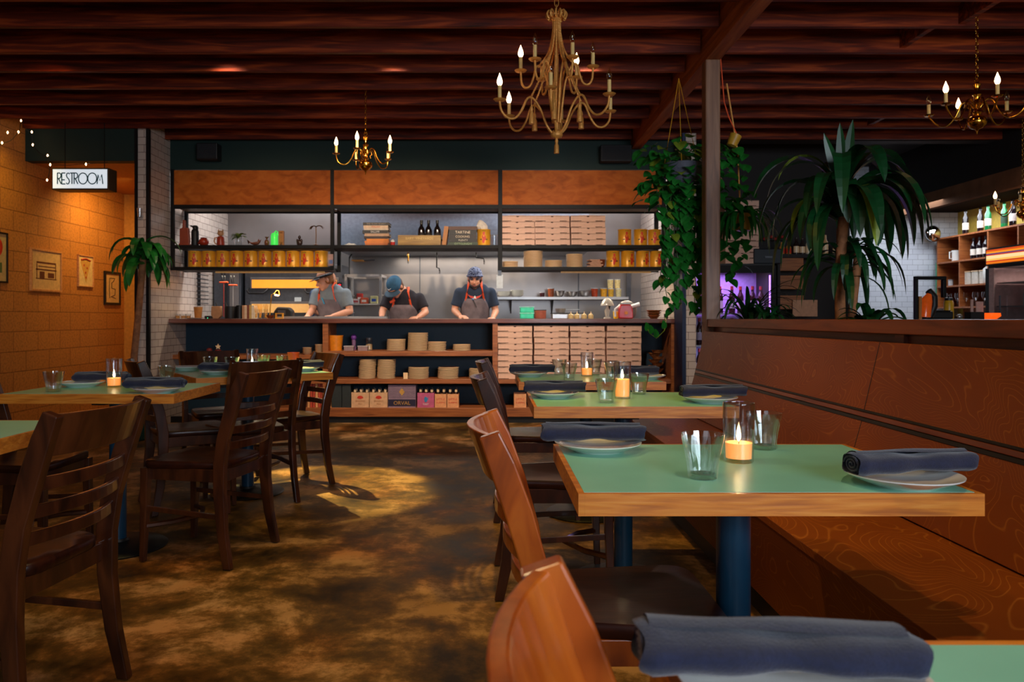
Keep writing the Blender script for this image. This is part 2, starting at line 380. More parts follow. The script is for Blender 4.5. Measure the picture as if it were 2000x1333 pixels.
# ---------------- the room ----------------
LW = -4.49; YK = 7.80; YF = 7.32; CZ = 3.16
struct(MB().box(LW-.1, 6.5, -2.6, 10.6, -0.1, 0).build('floor', M_floor))
struct(MB().box(LW-.1, 6.5, -2.6, YK+.02, CZ, CZ+.08).build('ceiling', M_joist))
struct(MB().box(LW-.12, LW, -2.6, 9.42, 0, CZ).build('wall_left', M_block))
struct(MB().box(6.42, 6.54, -2.6, 10.6, 0, CZ).build('wall_right', mat('yellow_wall_paint', (196, 170, 70), 0.6)))
wb = MB()
for a, b in ((LW-.1, -3.8), (-1.0, 0.8), (3.6, 6.5)): wb.box(a, b, -2.6, -2.5, 0, CZ)
for a, b in ((-3.8, -1.0), (0.8, 3.6)): wb.box(a, b, -2.6, -2.5, 0, 0.95); wb.box(a, b, -2.6, -2.5, 2.55, CZ)  # openings assumed in this unseen wall for the daylight lights
struct(wb.build('wall_back', M_dark))
# header over the restroom hall, hall shell
struct(MB().box(LW, -3.42, YF, YF+.12, 2.60, CZ).build('wall_header', M_green))
struct(MB().box(LW, -3.42, YF+.12, 9.3, 2.60, 2.66).build('ceiling_hall', mat('hall_ceiling', (190, 128, 62), 0.6)))
struct(MB().box(LW, -3.42, 9.3, 9.42, 0, 2.66).build('wall_hall', mat('hall_wall', (206, 140, 66), 0.6)))
# tiled wing walls
struct(MB().box(-3.42, -3.30, YF+.001, 9.66, 0, CZ).build('wall_kitchen_left', M_tiley))
struct(MB().box(-3.40, -3.315, YF-.012, YF, 0, 2.907).build('wall_tile_end', M_tilex))
struct(MB().box(-3.425, -3.395, YF-.02, YF+.02, 0, 2.907).box(-3.315, -3.285, YF-.02, YF+.02, 0, 2.907).build('trim_1', M_metalb))
struct(MB().box(1.90, 2.00, YK+.0, 9.66, 0, CZ).build('wall_kitchen_right', M_tiley))
struct(MB().box(1.93, 2.035, YK-.32, YK+.03, 0, 2.907).build('wall_tile_right', M_tilex))
struct(MB().box(1.895, 1.93, YK-.335, YK, 0, 2.907).build('trim_2', mat('navy_metal', (20, 30, 60), 0.4, 0.3)))
struct(MB().box(-3.30, 1.90, YK+.02, YK+.14, 2.615, CZ).build('wall_fascia', M_green))
# kitchen shell
struct(MB().box(-3.42, 2.0, 9.54, 9.66, 0, CZ).build('wall_kitchen_back', M_steel2))
struct(MB().box(-3.42, 2.0, YK+.14, 9.6, 2.95, 3.0).build('ceiling_kitchen', mat('white_kitchen_ceiling', (200, 200, 200), 0.6)))
sm = MB()
for px in (820, 1130): 
    x = at(px, 0, 9.53).x; sm.box(x-.006, x+.006, 9.53, 9.54, 0.2, 2.9)
struct(sm.build('trim_3', M_steeld))
# dark wall right of the kitchen, far tiled wall behind the bar
struct(MB().box(2.0, 3.98, 8.6, 8.72, 0, CZ).build('wall_dark', M_dark))
struct(MB().box(3.98, 4.06, 8.55, 10.4, 0, CZ).build('wall_return', M_dark))
struct(MB().box(3.9, 6.5, 10.4, 10.52, 0, CZ).build('wall_bar_tile', brick('bar_tile', (196, 200, 206), (188, 192, 200), (120, 122, 128), 0.145, 0.0725, 0.002, ('X', 'Z'), rough=0.25, bump=0.2)))
struct(MB().box(3.98, 6.5, YK, 10.6, CZ, CZ+.05).build('ceiling_bar', M_dark))
struct(MB().box(3.93, 4.0, 8.54, 8.60, 0, 2.1).build('trim_4', M_shelfw))
struct(MB().box(5.2, 5.28, 2.0, 10.4, 2.38, 2.57).build('trim_soffit', mat('soffit_wood', (120, 84, 60), 0.85, noise=.2, nscale=6, spec=.1))); struct(MB().box(5.28, 6.42, 2.0, 10.4, 2.53, 2.57).build('ceiling_soffit', mat('soffit_dark', (30, 22, 18), .95, spec=.05))); struct(MB().box(5.2, 5.24, 2.0, 10.4, 2.57, CZ).build('wall_bar_upper', M_dark))
struct(MB().box(2.0, 6.5, YK+.0, YK+.14, 2.907, CZ).build('wall_bar_fascia', M_dark))
struct(MB().box(2.0, 3.98, YK+.14, 8.7, CZ, CZ+.05).build('ceiling_dark', M_dark))
# joists (one beam each), long beam, post
random.seed(3)
y = 7.73; i = 0
while y > 0.0:
    jz = random.uniform(-.012, .012)
    o = MB().box(LW, 1.44, y-.04, y, 2.907+jz, CZ).build('trim_joist', M_joist, bevel=.003); struct(o); o.location.x = 0
    o = MB().box(1.56, 6.42, y-.04, y, 2.907+jz, CZ).build('trim_joist', M_joist, bevel=.003); struct(o)
    if random.random() < .6:
        bx = random.uniform(-3.5, 5); 
        if bx < 1.3 or bx > 1.7: struct(MB().box(bx, bx+.04, y+.001, y+.40, 2.93, CZ).build('trim_blocking', M_joist))
    y -= .418
struct(MB().box(1.45, 1.55, -2.5, YK+.0, 2.82, CZ).build('trim_beam', M_beam, bevel=.004))
struct(MB().box(1.446, 1.546, 5.08, 5.18, 0, 2.82).build('wall_post', M_post, bevel=.008))
# window frames added behind the camera around the assumed openings
for n, (a, b) in enumerate(((-3.8, -1.0), (0.8, 3.6))):
    f = MB()
    f.box(a, b, -2.6, -2.48, .95, 1.0).box(a, b, -2.6, -2.48, 2.5, 2.55)
    for x in (a, (a+b)/2-.025, b-.05): f.box(x, x+.05, -2.6, -2.48, 1.0, 2.5)
    struct(f.build('assumed_window_%d' % (n+1), M_metalb))

for (x, y), e, c_, s_, tg, an, bl, nm_ in SPOTS:
    t = thing('added_spot_can', 'added black spotlight can '+nm_, 'spotlight', (x, y, 2.945), group='added black spotlight cans')  # black can added around each unseen spot
    MB().lathe([(.03, .0), (.045, .0), (.045, .12), (.02, .13), (.02, .215), (0, .215)], n=20, close=False).build('housing', M_black, t, smooth=True)
    MB().lathe([(.0, .012), (.031, .012)], n=20, close=False).build('lens', M_bulboff, t)

# ---------------- booth ----------------
bt = thing('booth_bench', 'long built-in plywood booth bench along the low partition wall', 'bench', (0, 0, 0))
BY0, BY1 = -1.5, 5.06
def lp(m, xs, name, mt, joints=(), bev=.002):
    # slab from profile [(x,z)...] extruded along Y
    return MB().prism(xs, 'y', BY0, BY1).build(name, mt, bt, bevel=bev)
lp(0, [(.87, .43), (1.325, .425), (1.325, .45), (.87, .455)], 'seat', M_ply)
lp(0, [(.88, .43), (.90, .43), (.965, .11), (.945, .11)], 'front_panel', M_ply)
lp(0, [(.985, 0), (1.30, 0), (1.30, .11), (.985, .11)], 'toe_kick', M_black)
lp(0, [(1.295, .455), (1.315, .455), (1.388, .715), (1.368, .715)], 'lower_back_panel', M_ply)
lp(0, [(1.372, .735), (1.392, .735), (1.452, .992), (1.432, .992)], 'upper_back_panel', M_ply)
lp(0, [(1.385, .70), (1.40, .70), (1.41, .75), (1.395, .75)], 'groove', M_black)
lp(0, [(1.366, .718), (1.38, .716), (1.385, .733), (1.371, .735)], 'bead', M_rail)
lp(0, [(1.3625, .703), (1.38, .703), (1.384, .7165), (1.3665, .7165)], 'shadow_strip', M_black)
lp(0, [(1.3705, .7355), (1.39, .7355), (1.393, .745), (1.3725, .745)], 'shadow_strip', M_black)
MB().prism([(.90, .02), (1.31, .02), (1.31, .44), (1.45, .98), (1.50, .98), (1.50, 0), (.95, 0)][::-1], 'y', BY1-.02, BY1-.001).build('end_panel', M_ply, bt)
for y in (0.55, 2.78):
    s = MB(); s.prism([(1.3706, .735), (1.3716, .735), (1.4314, .992), (1.4306, .992)], 'y', y, y+.003); 
    s.build('panel_seam', M_black, bt); s = MB(); s.prism([(1.2940, .455), (1.295, .455), (1.368, .715), (1.367, .715)], 'y', y, y+.003)
    s.build('panel_seam', M_black, bt)
pw = thing('partition_wall', 'low wooden partition behind the booth bench with a flat cap rail', 'partition', (0, 0, 0))
pw['kind'] = 'structure'
MB().box(1.50, 1.58, BY0, 5.075, 0, 1.02).build('panel', M_rail, pw)
MB().box(1.455, 1.62, BY0, 5.075, 1.022, 1.075).build('cap_rail', M_rail, pw, bevel=.004)
MB().box(1.485, 1.50, 2.72, 2.78, .98, 1.02).build('batten', M_rail, pw)

# ---------------- kitchen counter (pass) ----------------
ct = thing('pass_counter', 'long open-shelved wooden counter in front of the kitchen', 'counter', (0, YK, 0))
c = MB().box(-3.49, 1.93, -.02, .50, 1.03, 1.075)
c.build('countertop', M_ctop, ct, bevel=.004)
def pxk(px): return (px-CX)*YK/F
dv = [(-3.47, -3.43), (pxk(630), pxk(641)), (pxk(962), pxk(972)), (pxk(1311), pxk(1320))]
for a, b in dv: MB().box(a, b, 0, .45, 0.0, 1.03).build('divider', M_shelfw if a > -3 else M_dark, ct, bevel=.002)
MB().box(-3.43, 1.90, .42, .44, 0, 1.03).build('back_panel', M_teal, ct)
MB().box(-3.43, dv[1][0], .08, .42, .655, .70).build('shelf', M_shelfw, ct, bevel=.002)
MB().box(dv[1][1], dv[2][0], .0, .42, .69, .743).build('shelf', M_shelfw, ct, bevel=.003)
MB().box(dv[1][1], dv[2][0], .0, .42, .405, .453).build('shelf', M_shelfw, ct, bevel=.003)
MB().box(pxk(470), dv[1][0], .0, .42, .405, .453).build('shelf', M_shelfw, ct, bevel=.003)
MB().box(pxk(470), dv[1][0], .0, .42, .065, .157).build('shelf', M_shelfw, ct, bevel=.003)
MB().box(dv[1][1], dv[2][0], .0, .42, .065, .157).build('shelf', M_shelfw, ct, bevel=.003)
MB().box(dv[2][1], dv[3][0], .0, .42, .405, .453).build('shelf', M_shelfw, ct, bevel=.003)
MB().box(dv[2][1], dv[3][0], .0, .42, .065, .157).build('shelf', M_shelfw, ct, bevel=.003)
MB().box(-3.40, 1.88, .03, .05, 0, .065).build('toe_kick', M_black, ct)
# worktop behind
wt = thing('prep_table', 'steel prep worktop behind the pass counter', 'table', (0, 8.31, 0))
MB().box(-3.2, 1.8, 0, .19, .99, 1.03).build('worktop', M_steel, wt)
for x in (-3.1, -.7, 1.7):
    for yy in (.02, .14): MB().box(x, x+.04, yy, yy+.04, 0, .99).build('leg', M_steel, wt)

# ---------------- hanging shelf frame above the counter ----------------
fr = thing('overhead_shelf_unit', 'black steel overhead shelf frame with plywood header panels', 'shelving', (0, YK, 0))
zt, z1, z2 = 2.615, 1.80, 1.575
xs = [(-3.29, -3.255), (pxk(645), pxk(652)), (pxk(973), pxk(981)), (pxk(1293), pxk(1301))]
for k, (a, b) in enumerate(xs):
    f = MB().box(a, b, 0, .035, z2, zt); f.build('front_post', M_metalb, fr, bevel=.002)
    MB().box(a, b, .35, .385, z2, zt).build('rear_post', M_metalb, fr, bevel=.002)
for (a, b) in ((xs[0][1], xs[1][0]), (xs[1][1], xs[2][0]), (xs[2][1], xs[3][0])):
    MB().box(a, b, .008, .024, 2.25, zt-.01).build('header_panel', M_plyk, fr)
    f = MB().box(a, b, 0, .035, 2.21, 2.25).box(a, b, .35, .385, 2.21, 2.25); f.build('crossbar', M_metalb, fr)
    MB().box(a, b, .035, .35, 2.225, 2.235).build('top_board', mat('grey_board', (120, 100, 80), .6), fr)
    MB().box(a, b, 0, .385, z1, z1+.035).build('shelf', M_metalb, fr, bevel=.002)
for (a, b) in ((xs[0][1], xs[1][0]), (xs[2][1], xs[3][0])):
    MB().box(a, b, 0, .385, z2, z2+.035).build('shelf', M_metalb, fr, bevel=.002)
for (a, b) in ((-2.9, -1.75), (.75, 1.7)):
    MB().box(a, b, .20, .235, z2-.016, z2).build('tube_lamp', mat('shelf_tube', (190, 140, 90), .4, emit=0.15, ecol=(255, 190, 110)), fr)
ZS1, ZS2 = z1+.035, z2+.035

# hood and pipes
hd = thing('range_hood', 'stainless extraction hood over the back of the kitchen', 'range hood', (0, 0, 0))
MB().prism([(8.80, 1.89), (8.80, 2.95), (9.54, 2.95), (9.54, 1.86), (8.85, 1.86)], 'x', -1.75, 1.15).build('canopy', mat('hood_steel', (150, 162, 178), .35, .6), hd, bevel=.004)
MB().box(-1.75, 1.15, 8.795, 8.80, 1.86, 1.90).build('lip', M_steel, hd)
for px, L in ((797, .10), (853, .22), (930, .10)):
    p = at(px, 495, 9.0)
    t = thing('fire_nozzle', {797: 'short straight brass nozzle pipe below the hood', 853: 'long dark bent nozzle pipe below the hood', 930: 'dark right-angled nozzle pipe above the man in the bandana'}[px], 'pipe', (p.x, 9.0, 1.86))
    pts = [(0, 0, 0), (0, 0, -L*.8), (0.03, 0, -L*.85), (.035, 0, -L)] if px != 930 else [(0, 0, 0), (0, 0, -.06), (.09, 0, -.07), (.095, 0, -.11)]
    if px == 797: pts = [(0, 0, 0), (0, 0, -.05), (0, 0, -.1)]
    MB().tube(pts, .008, 8).build('pipe', M_black if px != 797 else M_brass, t, smooth=True)
    MB().tube([V(pts[-1]), V(pts[-1])+V((0, 0, -.03))], [.011, .006], 8).build('nozzle', M_steel, t, smooth=True)

# wall speakers on the fascia
for k, (a, b, yy) in enumerate(((392, 432, 284), (1170, 1230, 288))):
    p, q = at(a, yy, YK), at(b, yy+32, YK)
    t = thing('speaker', ['small black speaker mounted on the dark green fascia, left side', 'wider black speaker mounted on the dark green fascia, near the hanging plant'][k], 'speaker', ((p.x+q.x)/2, YK+.02, q.z), group='speakers on the green fascia')
    wd = q.x-p.x; MB().box(-wd/2, wd/2, -.14, 0, 0, p.z-q.z).build('cabinet', M_black, t, bevel=.008)
    MB().box(-wd/2+.012, wd/2-.012, -.144, -.14, .012, p.z-q.z-.012).build('grille', mat('grille', (28, 28, 32), .8, bump=.5), t)

# ---------------- restroom sign ----------------
p0, p1 = at(101, 328, 7.0), at(212, 371, 7.0)
sg = thing('restroom_sign', 'lit white hanging box sign reading RESTROOM', 'sign', ((p0.x+p1.x)/2, 7.0, p1.z))
W2, Hh = (p1.x-p0.x)/2, p0.z-p1.z
MB().box(-W2, W2+.0, 0, .16, 0, Hh).build('case', mat('bronze_case', (58, 40, 14), .5, .3), sg, bevel=.004)
MB().box(-W2+.012, W2-.012, -.004, 0, .014, Hh-.014).build('lit_panel', mat('sign_panel', (215, 222, 225), .4, emit=0.72, ecol=(205, 218, 228), noise=0), sg)
def stroke(mb, pts, x0, z0, h, r): mb.tube([(x0+p[0]*h, -.006, z0+p[1]*h) for p in pts], r, 6)
lt = MB(); lh = Hh*.50; z0 = Hh*.26
circ = lambda cx, cy, r, a0=0, a1=360, n=22: [(cx+r*math.cos(math.radians(a)), cy+r*math.sin(math.radians(a))) for a in arc(a0, a1, n)]
LET = {'R': ([[(0, 0), (0, 1)], [(0, 1), (.25, 1), (.38, .88), (.4, .75), (.36, .62), (.22, .5), (0, .5)], [(.12, .5), (.42, 0)]], .48),
 'E': ([[(0, 0), (0, 1)], [(0, 1), (.4, 1)], [(0, .38), (.34, .38)], [(0, 0), (.4, 0)]], .5),
 'S': ([[(.38, .9), (.25, 1), (.1, .97), (.02, .8), (.08, .62), (.3, .42), (.36, .22), (.26, .03), (.12, 0), (0, .1)]], .44),
 'T': ([[(.2, 0), (.2, 1)], [(0, 1), (.42, 1)]], .44),
 'O': ([circ(.5, .5, .5)], 1.04), 'M': ([[(0, 0), (.12, .85), (.32, .3), (.52, .85), (.64, 0)]], .66)}
wtot = sum(LET[c][1] for c in 'RESTROOM'); sc = lh; kx = .84*(2*W2-.024)/(wtot*sc); x = -wtot*sc*kx/2+.004
for ch in 'RESTROOM':
    for st in LET[ch][0]: stroke(lt, [(q[0]*kx, q[1]) for q in st], x, z0, sc, .0052)
    x += LET[ch][1]*sc*kx
lt.build('lettering', mat('sign_ink', (16, 70, 78), .5), sg)
for s_ in (-.7, .7): MB().tube([(s_*W2, .08, Hh), (s_*W2, .08, 2.907-p1.z)], .004, 6).build('hanger_rod', M_metalb, sg)


# string lights
sl = thing('string_lights', 'string of tiny warm bulbs draped across the green header beside the RESTROOM sign', 'string lights', (0, 0, 0))
pp = [(-60, 330, 6.6), (4, 279, 6.7), (36, 258, 6.9), (41, 236, 7.0), (62, 258, 7.2), (64, 283, 7.2), (93, 304, 7.2), (98, 322, 7.0), (92, 352, 7.0)]
pts = [at(*q) for q in pp]
sg2 = []
for a, b in zip(pts[:-1], pts[1:]):
    for t in range(6): u = t/6; q = a.lerp(b, u); q.z -= .03*math.sin(PI*u); sg2.append(q)
sg2.append(pts[-1]); a, b = at(98, 322, 7.0), at(210, 318, 7.0)
MB().tube(sg2, .003, 5).tube([a, a.lerp(b, .3)+V((0, 0, -.01)), at(168, 320, 7.02), b], .003, 5).build('wire', M_black, sl)
for q in pts[1:]+[at(168, 321, 7.0), at(15, 259, 6.8)]:
    MB().lathe([(.002, .012), (.006, .005), (.007, -.003), (.003, -.010), (0, -.014)], q, 10).build('bulb', M_bulb, sl, smooth=True)


# ---------------- chairs ----------------
def make_chair(label, group, Mw, Ms):
    t = thing('dining_chair', label, 'chair', group=group)
    # seat
    m = MB(); rings = []
    for z, g in ((.418, .97), (.424, 1.0), (.446, 1.0), (.452, .975)):
        ring = []
        for k in range(28):
            a = 2*PI*k/28; cx, sy = math.cos(a), math.sin(a)
            e = 0.32; xx = math.copysign(abs(cx)**e, cx)*.205; yy = math.copysign(abs(sy)**e, sy)*(.185+.03*xx/.205)
            ring.append(V((xx*g, yy*g, z)))
        rings.append(ring)
    for s_, z in ((.75, .449), (.4, .443), (.0, .442)):
        rings.append([V((p.x*s_, p.y*s_, z)) for p in rings[3]])
    m.loft(rings, cap=False); m.f.append(tuple(range(28))); m.m.append(0)
    m.build('seat', Ms, t, smooth=True)
    m = MB(); m.box(-.18, .18, -.178, -.158, .365, .42).box(-.18, .18, .158, .178, .365, .42).box(.165, .183, -.16, .16, .365, .42).box(-.19, -.172, -.16, .16, .365, .42)
    m.build('seat_frame', Mw, t, bevel=.002)
    for s_ in (-1, 1):
        a = MB(); a.tube([(.183, s_*.182, .418), (.187, s_*.184, .25), (.195, s_*.188, 0.004)], [.026, .023, .017], 4, up=(1, 0, 0)).build('front_leg', Mw, t, bevel=.003)
        p = [(-.235, .205, .004), (-.205, .198, .15), (-.188, .192, .32), (-.188, .19, .45), (-.205, .19, .56), (-.24, .19, .68), (-.275, .192, .78), (-.302, .193, .845)]
        a = MB(); rings = []
        for k, q in enumerate(p):
            wx = [.018, .022, .026, .028, .028, .027, .025, .02][k]; wy = .0145
            ww = V((wx, 0, wx*.35 if k > 4 else 0)); yy = V((0, wy, 0)); c0 = V((q[0], s_*q[1], q[2]))
            rings.append([c0-ww-yy, c0+ww-yy, c0+ww+yy, c0-ww+yy])
        a.loft(rings); a.build('rear_leg', Mw, t, bevel=.004)
        MB().tube([(.19, s_*.186, .24), (-.195, s_*.195, .22)], [.014, .014], 4, flat=(.7, 1.1)).build('stretcher', Mw, t, bevel=.002)
    def slat(z0, z1_, xo, bow, name, tk=.009, lean=0):
        rings = []
        for k in range(11):
            u = -1+2*k/10; y_ = u*.188; x_ = xo-bow*(1-u*u)
            dz = (z1_-z0)/2; zc = (z0+z1_)/2; ex = lean*dz
            rings.append([V((x_-tk, y_, zc-dz)), V((x_+tk, y_, zc-dz)), V((x_-ex+tk, y_, zc+dz)), V((x_-ex-tk, y_, zc+dz))])
        MB().loft(rings).build(name, Mw, t, smooth=False, bevel=.003)
    slat(.735, .843, -.262, .045, 'top_rail', lean=.7)
    for z in (.665, .595, .525): slat(z-.017, z+.017, -.205-(z-.525)*.27, .04, 'slat', tk=.007)
    MB().tube([(.192, .188, .16), (.10, .12, .165), (.03, 0, .17), (.10, -.12, .165), (.192, -.188, .16)], .012, 6).build('front_stretcher', Mw, t, smooth=True)
    return t
G_CH = 'ladder-back dining chairs'
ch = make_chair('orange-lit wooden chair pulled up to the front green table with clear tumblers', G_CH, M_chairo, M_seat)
ch.location = (.30, 1.73, 0)
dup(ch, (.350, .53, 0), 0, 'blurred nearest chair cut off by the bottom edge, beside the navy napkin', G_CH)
chd = make_chair('dark wooden chair at the second table of the right row, behind the orange-lit chair', G_CH, M_chair, M_seat)
chd.location = (.27, 3.10, 0)
dup(chd, (.27, 4.2, 0), 0, 'dark wooden chair at the farthest table of the right row near the pizza boxes', G_CH)
def chair(back, face, label):
    b = V(back); f = V(face).normalized(); c = b+f*.262
    return dup(chd, (c.x, c.y, 0), math.atan2(f.y, f.x), label, G_CH)
chair((-1.09, 2.06), (-1, .12), 'large dark ladder-back chair in the left foreground with four slats showing')
chair((-1.05, 3.44), (-.975, .22), 'dark chair with its whole seat in view, right of the left candle table')
chair((-1.27, 4.28), (-.62, .79), 'chair turned away with its broad top rail in front of the angled table')
chair((-1.125, 5.10), (-.80, -.60), 'chair with a bluish-lit curved rear leg at the right of the angled table')
chair((-2.0, 5.42), (.58, -.81), 'chair on the far side of the angled table, backed by the dark counter')
chair((-1.96, 4.27), (.83, .56), 'small-looking chair back between the two left tables, beside the plant trunk')
chair((-2.36, 3.42), (1, 0), 'chair at the far left edge beside the block wall, top of its post showing')
chair((-2.32, 2.22), (1, 0.02), 'chair on the wall side of the nearest left table')

# ---------------- tables ----------------
def make_table(label, group, wx, wy):
    t = thing('dining_table', label, 'table', group=group)
    MB().box(-wx/2+.012, wx/2-.012, -wy/2+.012, wy/2-.012, .712, .7505).build('tabletop', M_table, t)
    e = MB()
    for s_ in (-1, 1):
        a, b = sorted((s_*(wx/2-.012), s_*wx/2)); e.box(a, b, -wy/2, wy/2, .708, .75)
        a, b = sorted((s_*(wy/2-.012), s_*wy/2)); e.box(-wx/2+.0121, wx/2-.0121, a, b, .708, .75)
    e.build('edge_band', M_edge, t)
    MB().box(-.2, .2, -.03, .03, .69, .708).box(-.03, .03, -.18, .18, .69, .7079).build('mounting_plate', M_metalb, t)
    MB().lathe([(.0375, .028), (.0375, .69)], n=28).build('pole', M_pole, t, smooth=True)
    MB().lathe([(.215, 0), (.22, .006), (.21, .014), (.09, .026), (.05, .034), (.045, .045), (.0, .045)], n=40).build('base', M_black, t, smooth=True)
    return t
G_T = 'green-topped cafe tables'
tb = make_table('green table in the right foreground with two clear tumblers and a short candle', G_T, .763, .565)
tb.location = (.5475, 1.705, 0)
dup(tb, (.545, .493, 0), 0, 'nearest green table, cut by the bottom edge under the large navy napkin', G_T)
dup(tb, (.545, 3.10, 0), 0, 'second green table of the right row with a tall candle', G_T)
dup(tb, (.53, 4.20, 0), 0, 'farthest green table of the right row in front of the pizza boxes', G_T)
dup(tb, (-1.755, 3.575, 0), 0, 'left green table with a candle, a smoky tumbler and two napkins', G_T)
dup(tb, (-1.715, 2.17, 0), 0, 'nearest left green table, mostly out of frame, only its corner visible', G_T)
tq = make_table('square green table turned at an angle before the dark counter', G_T, .80, .76)
tq.location = (-1.50, 4.69, 0); tq.rotation_euler.z = math.radians(35)

# ---------------- tableware ----------------
ZT = .7505
def make_plate():
    t = thing('side_plate', 'x', 'plate', group='white side plates')
    MB().lathe([(0, .004), (.055, .004), (.060, .0), (.064, .003), (.085, .010), (.107, .021), (.1075, .0235), (.104, .0235), (.083, .015), (.062, .009), (0, .008)], n=44).build('dish', M_white, t, smooth=True)
    return t
def napkin_mb(L=.255, r=.024, seed=0, fold=True):
    rnd = random.Random(seed); m = MB(); n = 26; rings = []
    for i in range(27):
        u = i/26; x_ = -L/2+L*u; ring = []
        wv = .0025*math.sin(u*7+seed)+.0018*math.sin(u*17+seed*2)
        for j in range(n):
            a = 2*PI*j/n
            rr = r*(1+.10*math.sin(2*a+seed+u*1.2)+.04*math.sin(5*a+u*3))+wv
            if i in (0, 26): rr *= .86
            ring.append(V((x_+.004*math.sin(a*3+seed), rr*1.28*math.cos(a), max(0, r*.86+rr*.88*math.sin(a)))))
        rings.append(ring)
    m.loft(rings, cap=False)
    for e, sg_ in ((0, -1), (26, 1)):   # rolled spiral ends
        c = sum(rings[e], V())/n; x0 = c.x
        sp = []
        for k in range(40):
            a = k*.42; rr = r*.84*(1-k/42); sp.append(V((x0-sg_*.006, c.y+rr*1.2*math.cos(a), c.z+rr*.85*math.sin(a))))
        m.tube([p+V((sg_*.004, 0, 0)) for p in sp], .0022, 5)
        m.add([V((x0-sg_*.012, p.y*.9, p.z)) for p in rings[e]], [tuple(range(n))])
    if fold:  # loose flap over the roll
        vs = []; fs = []
        for i in range(15):
            u = i/14
            for k in range(7):
                a = PI*(.05+.55*k/6)-.1*math.sin(u*3+seed)
                rr = r*1.15+.0012*math.sin(u*9+k*.8)-(.0035 if k in (0, 6) else 0)
                vs.append(V((-L*.46+L*.92*u, rr*1.3*math.cos(a), r*.86+rr*.92*math.sin(a)+.0006)))
        for i in range(14):
            for k in range(6): a = i*7+k; fs.append((a, a+1, a+8, a+7))
        m.add(vs, fs)
    return m
def make_napkin():
    t = napkin_mb(seed=1).build('rolled_napkin', M_nap, smooth=True); tag(t, 'x', 'napkin', 'rolled navy napkins')
    return t
def make_tumbler():
    t = thing('tumbler', 'x', 'glass', group='faceted water tumblers')
    prof = [(.0, .0), (.026, .0), (.0285, .003), (.0295, .02), (.033, .045), (.037, .062), (.0425, .082), (.0435, .092), (.0415, .092), (.0395, .080), (.034, .060), (.0295, .042), (.0265, .02), (.025, .011), (0, .010)]
    m = MB(); n = 54; vs = []; fs = []
    for i, (r, z) in enumerate(prof):
        for j in range(n):
            a = 2*PI*j/n; k = 0
            if 2 <= i <= 5: k = .12*(0.5-0.5*abs(math.cos(4.5*a)))*2*(1 if i > 2 else .8)
            rr = r*(1-k+ (.06 if 2 <= i <= 5 else 0)); vs.append((rr*math.cos(a), rr*math.sin(a), z))
    for i in range(len(prof)-1):
        for j in range(n):
            a, b = i*n+j, i*n+(j+1) % n; fs.append((a, b, b+n, a+n))
    m.add(vs, fs); m.build('glass_body', M_tumb, t, smooth=True)
    return t
def make_holder(h=.135, r=.036):
    t = thing('candle_glass', 'x', 'candle holder', group='tall candle glasses')
    MB().lathe([(0, 0), (r*.88, 0), (r*.92, .004), (r, h), (r*.94, h), (r*.86, .010), (0, .009)], n=36).build('glass_body', M_glass, t, smooth=True)
    MB().lathe([(r*.985, h-.002), (r*1.0, h), (r*.97, h+.0015), (r*.94, h), (r*.95, h-.002)], n=36, close=False).build('rim', M_glass, t, smooth=True)
    return t
def make_candle(hw=.035, r=.030):
    t = thing('candle', 'x', 'candle', group='lit candles')
    MB().lathe([(0, 0), (r*.95, 0), (r, hw), (r*.8, hw-.003), (0, hw-.004)], n=28).build('wax', M_wax, t, smooth=True)
    MB().tube([(0, 0, hw-.005), (.001, 0, hw+.006)], .001, 5).build('wick', M_black, t)
    MB().lathe([(0, hw+.002), (.0045, hw+.008), (.0055, hw+.014), (.0035, hw+.026), (.0008, hw+.038), (0, hw+.04)], n=12).build('flame', M_flame, t, smooth=True)
    return t
pl = make_plate(); nk = make_napkin(); tu = make_tumbler(); hl = make_holder(); cd = make_candle(); cdt = make_candle(.07, .030); hl2 = make_holder(.15, .036)
used = set()
def put(o, loc, rz, label, scale=None):
    if o.name not in used:
        used.add(o.name); o.location = loc; o.rotation_euler.z = rz; o['label'] = label
        if scale: o.scale = scale
        return o
    return dup(o, loc, rz, label, scale=scale)
R = math.radians
SET = [ # plate x, y, napkin offset(x,y), rot, name
 (.268, 1.885, (-.01, .02), R(-3), 'at the left end of the front green table'),
 (.817, 1.50, (.02, .01), R(8), 'at the right end of the front green table'),
 (.268, .655, (-.018, .012), R(-4), 'on the nearest table at the bottom edge'),
 (.262, 3.156, (.01, .03), R(-2), 'at the left end of the second right-row table'),
 (.86, 2.97, (.02, .02), R(3), 'at the booth end of the second right-row table'),
 (.22, 4.30, (.02, .02), R(-4), 'at the left end of the farthest right-row table'),
 (.84, 4.10, (-.04, .08), R(2), 'at the right end of the farthest right-row table'),
 (-1.975, 3.66, (.07, .06), R(3), 'on the left table behind the smoky tumbler'),
 (-1.475, 3.36, (-.01, .0), R(2), 'at the near corner of the left candle table'),
 (-1.60, 4.46, (.0, .02), R(-18), 'at the near corner of the angled table'),
]
for k, (x, y, (ox, oy), rz, d) in enumerate(SET):
    put(pl, (x, y, ZT), 0, 'white side plate under a rolled napkin '+d)
    put(nk, (x+ox, y+oy, ZT+.0215), rz, 'rolled navy cloth napkin '+d, scale=(1, 1, 1) if k != 2 else (.93, 1.12, .85))
put(pl, (-1.17, 4.72, ZT), 0, 'white side plate at the right corner of the angled table')
put(pl, (-1.93, 4.83, ZT), 0, 'white side plate at the left corner of the angled table')
nk2 = put(nk, (-1.17, 4.73, ZT+.0215), R(30), 'rolled navy napkin at the right corner of the angled table')
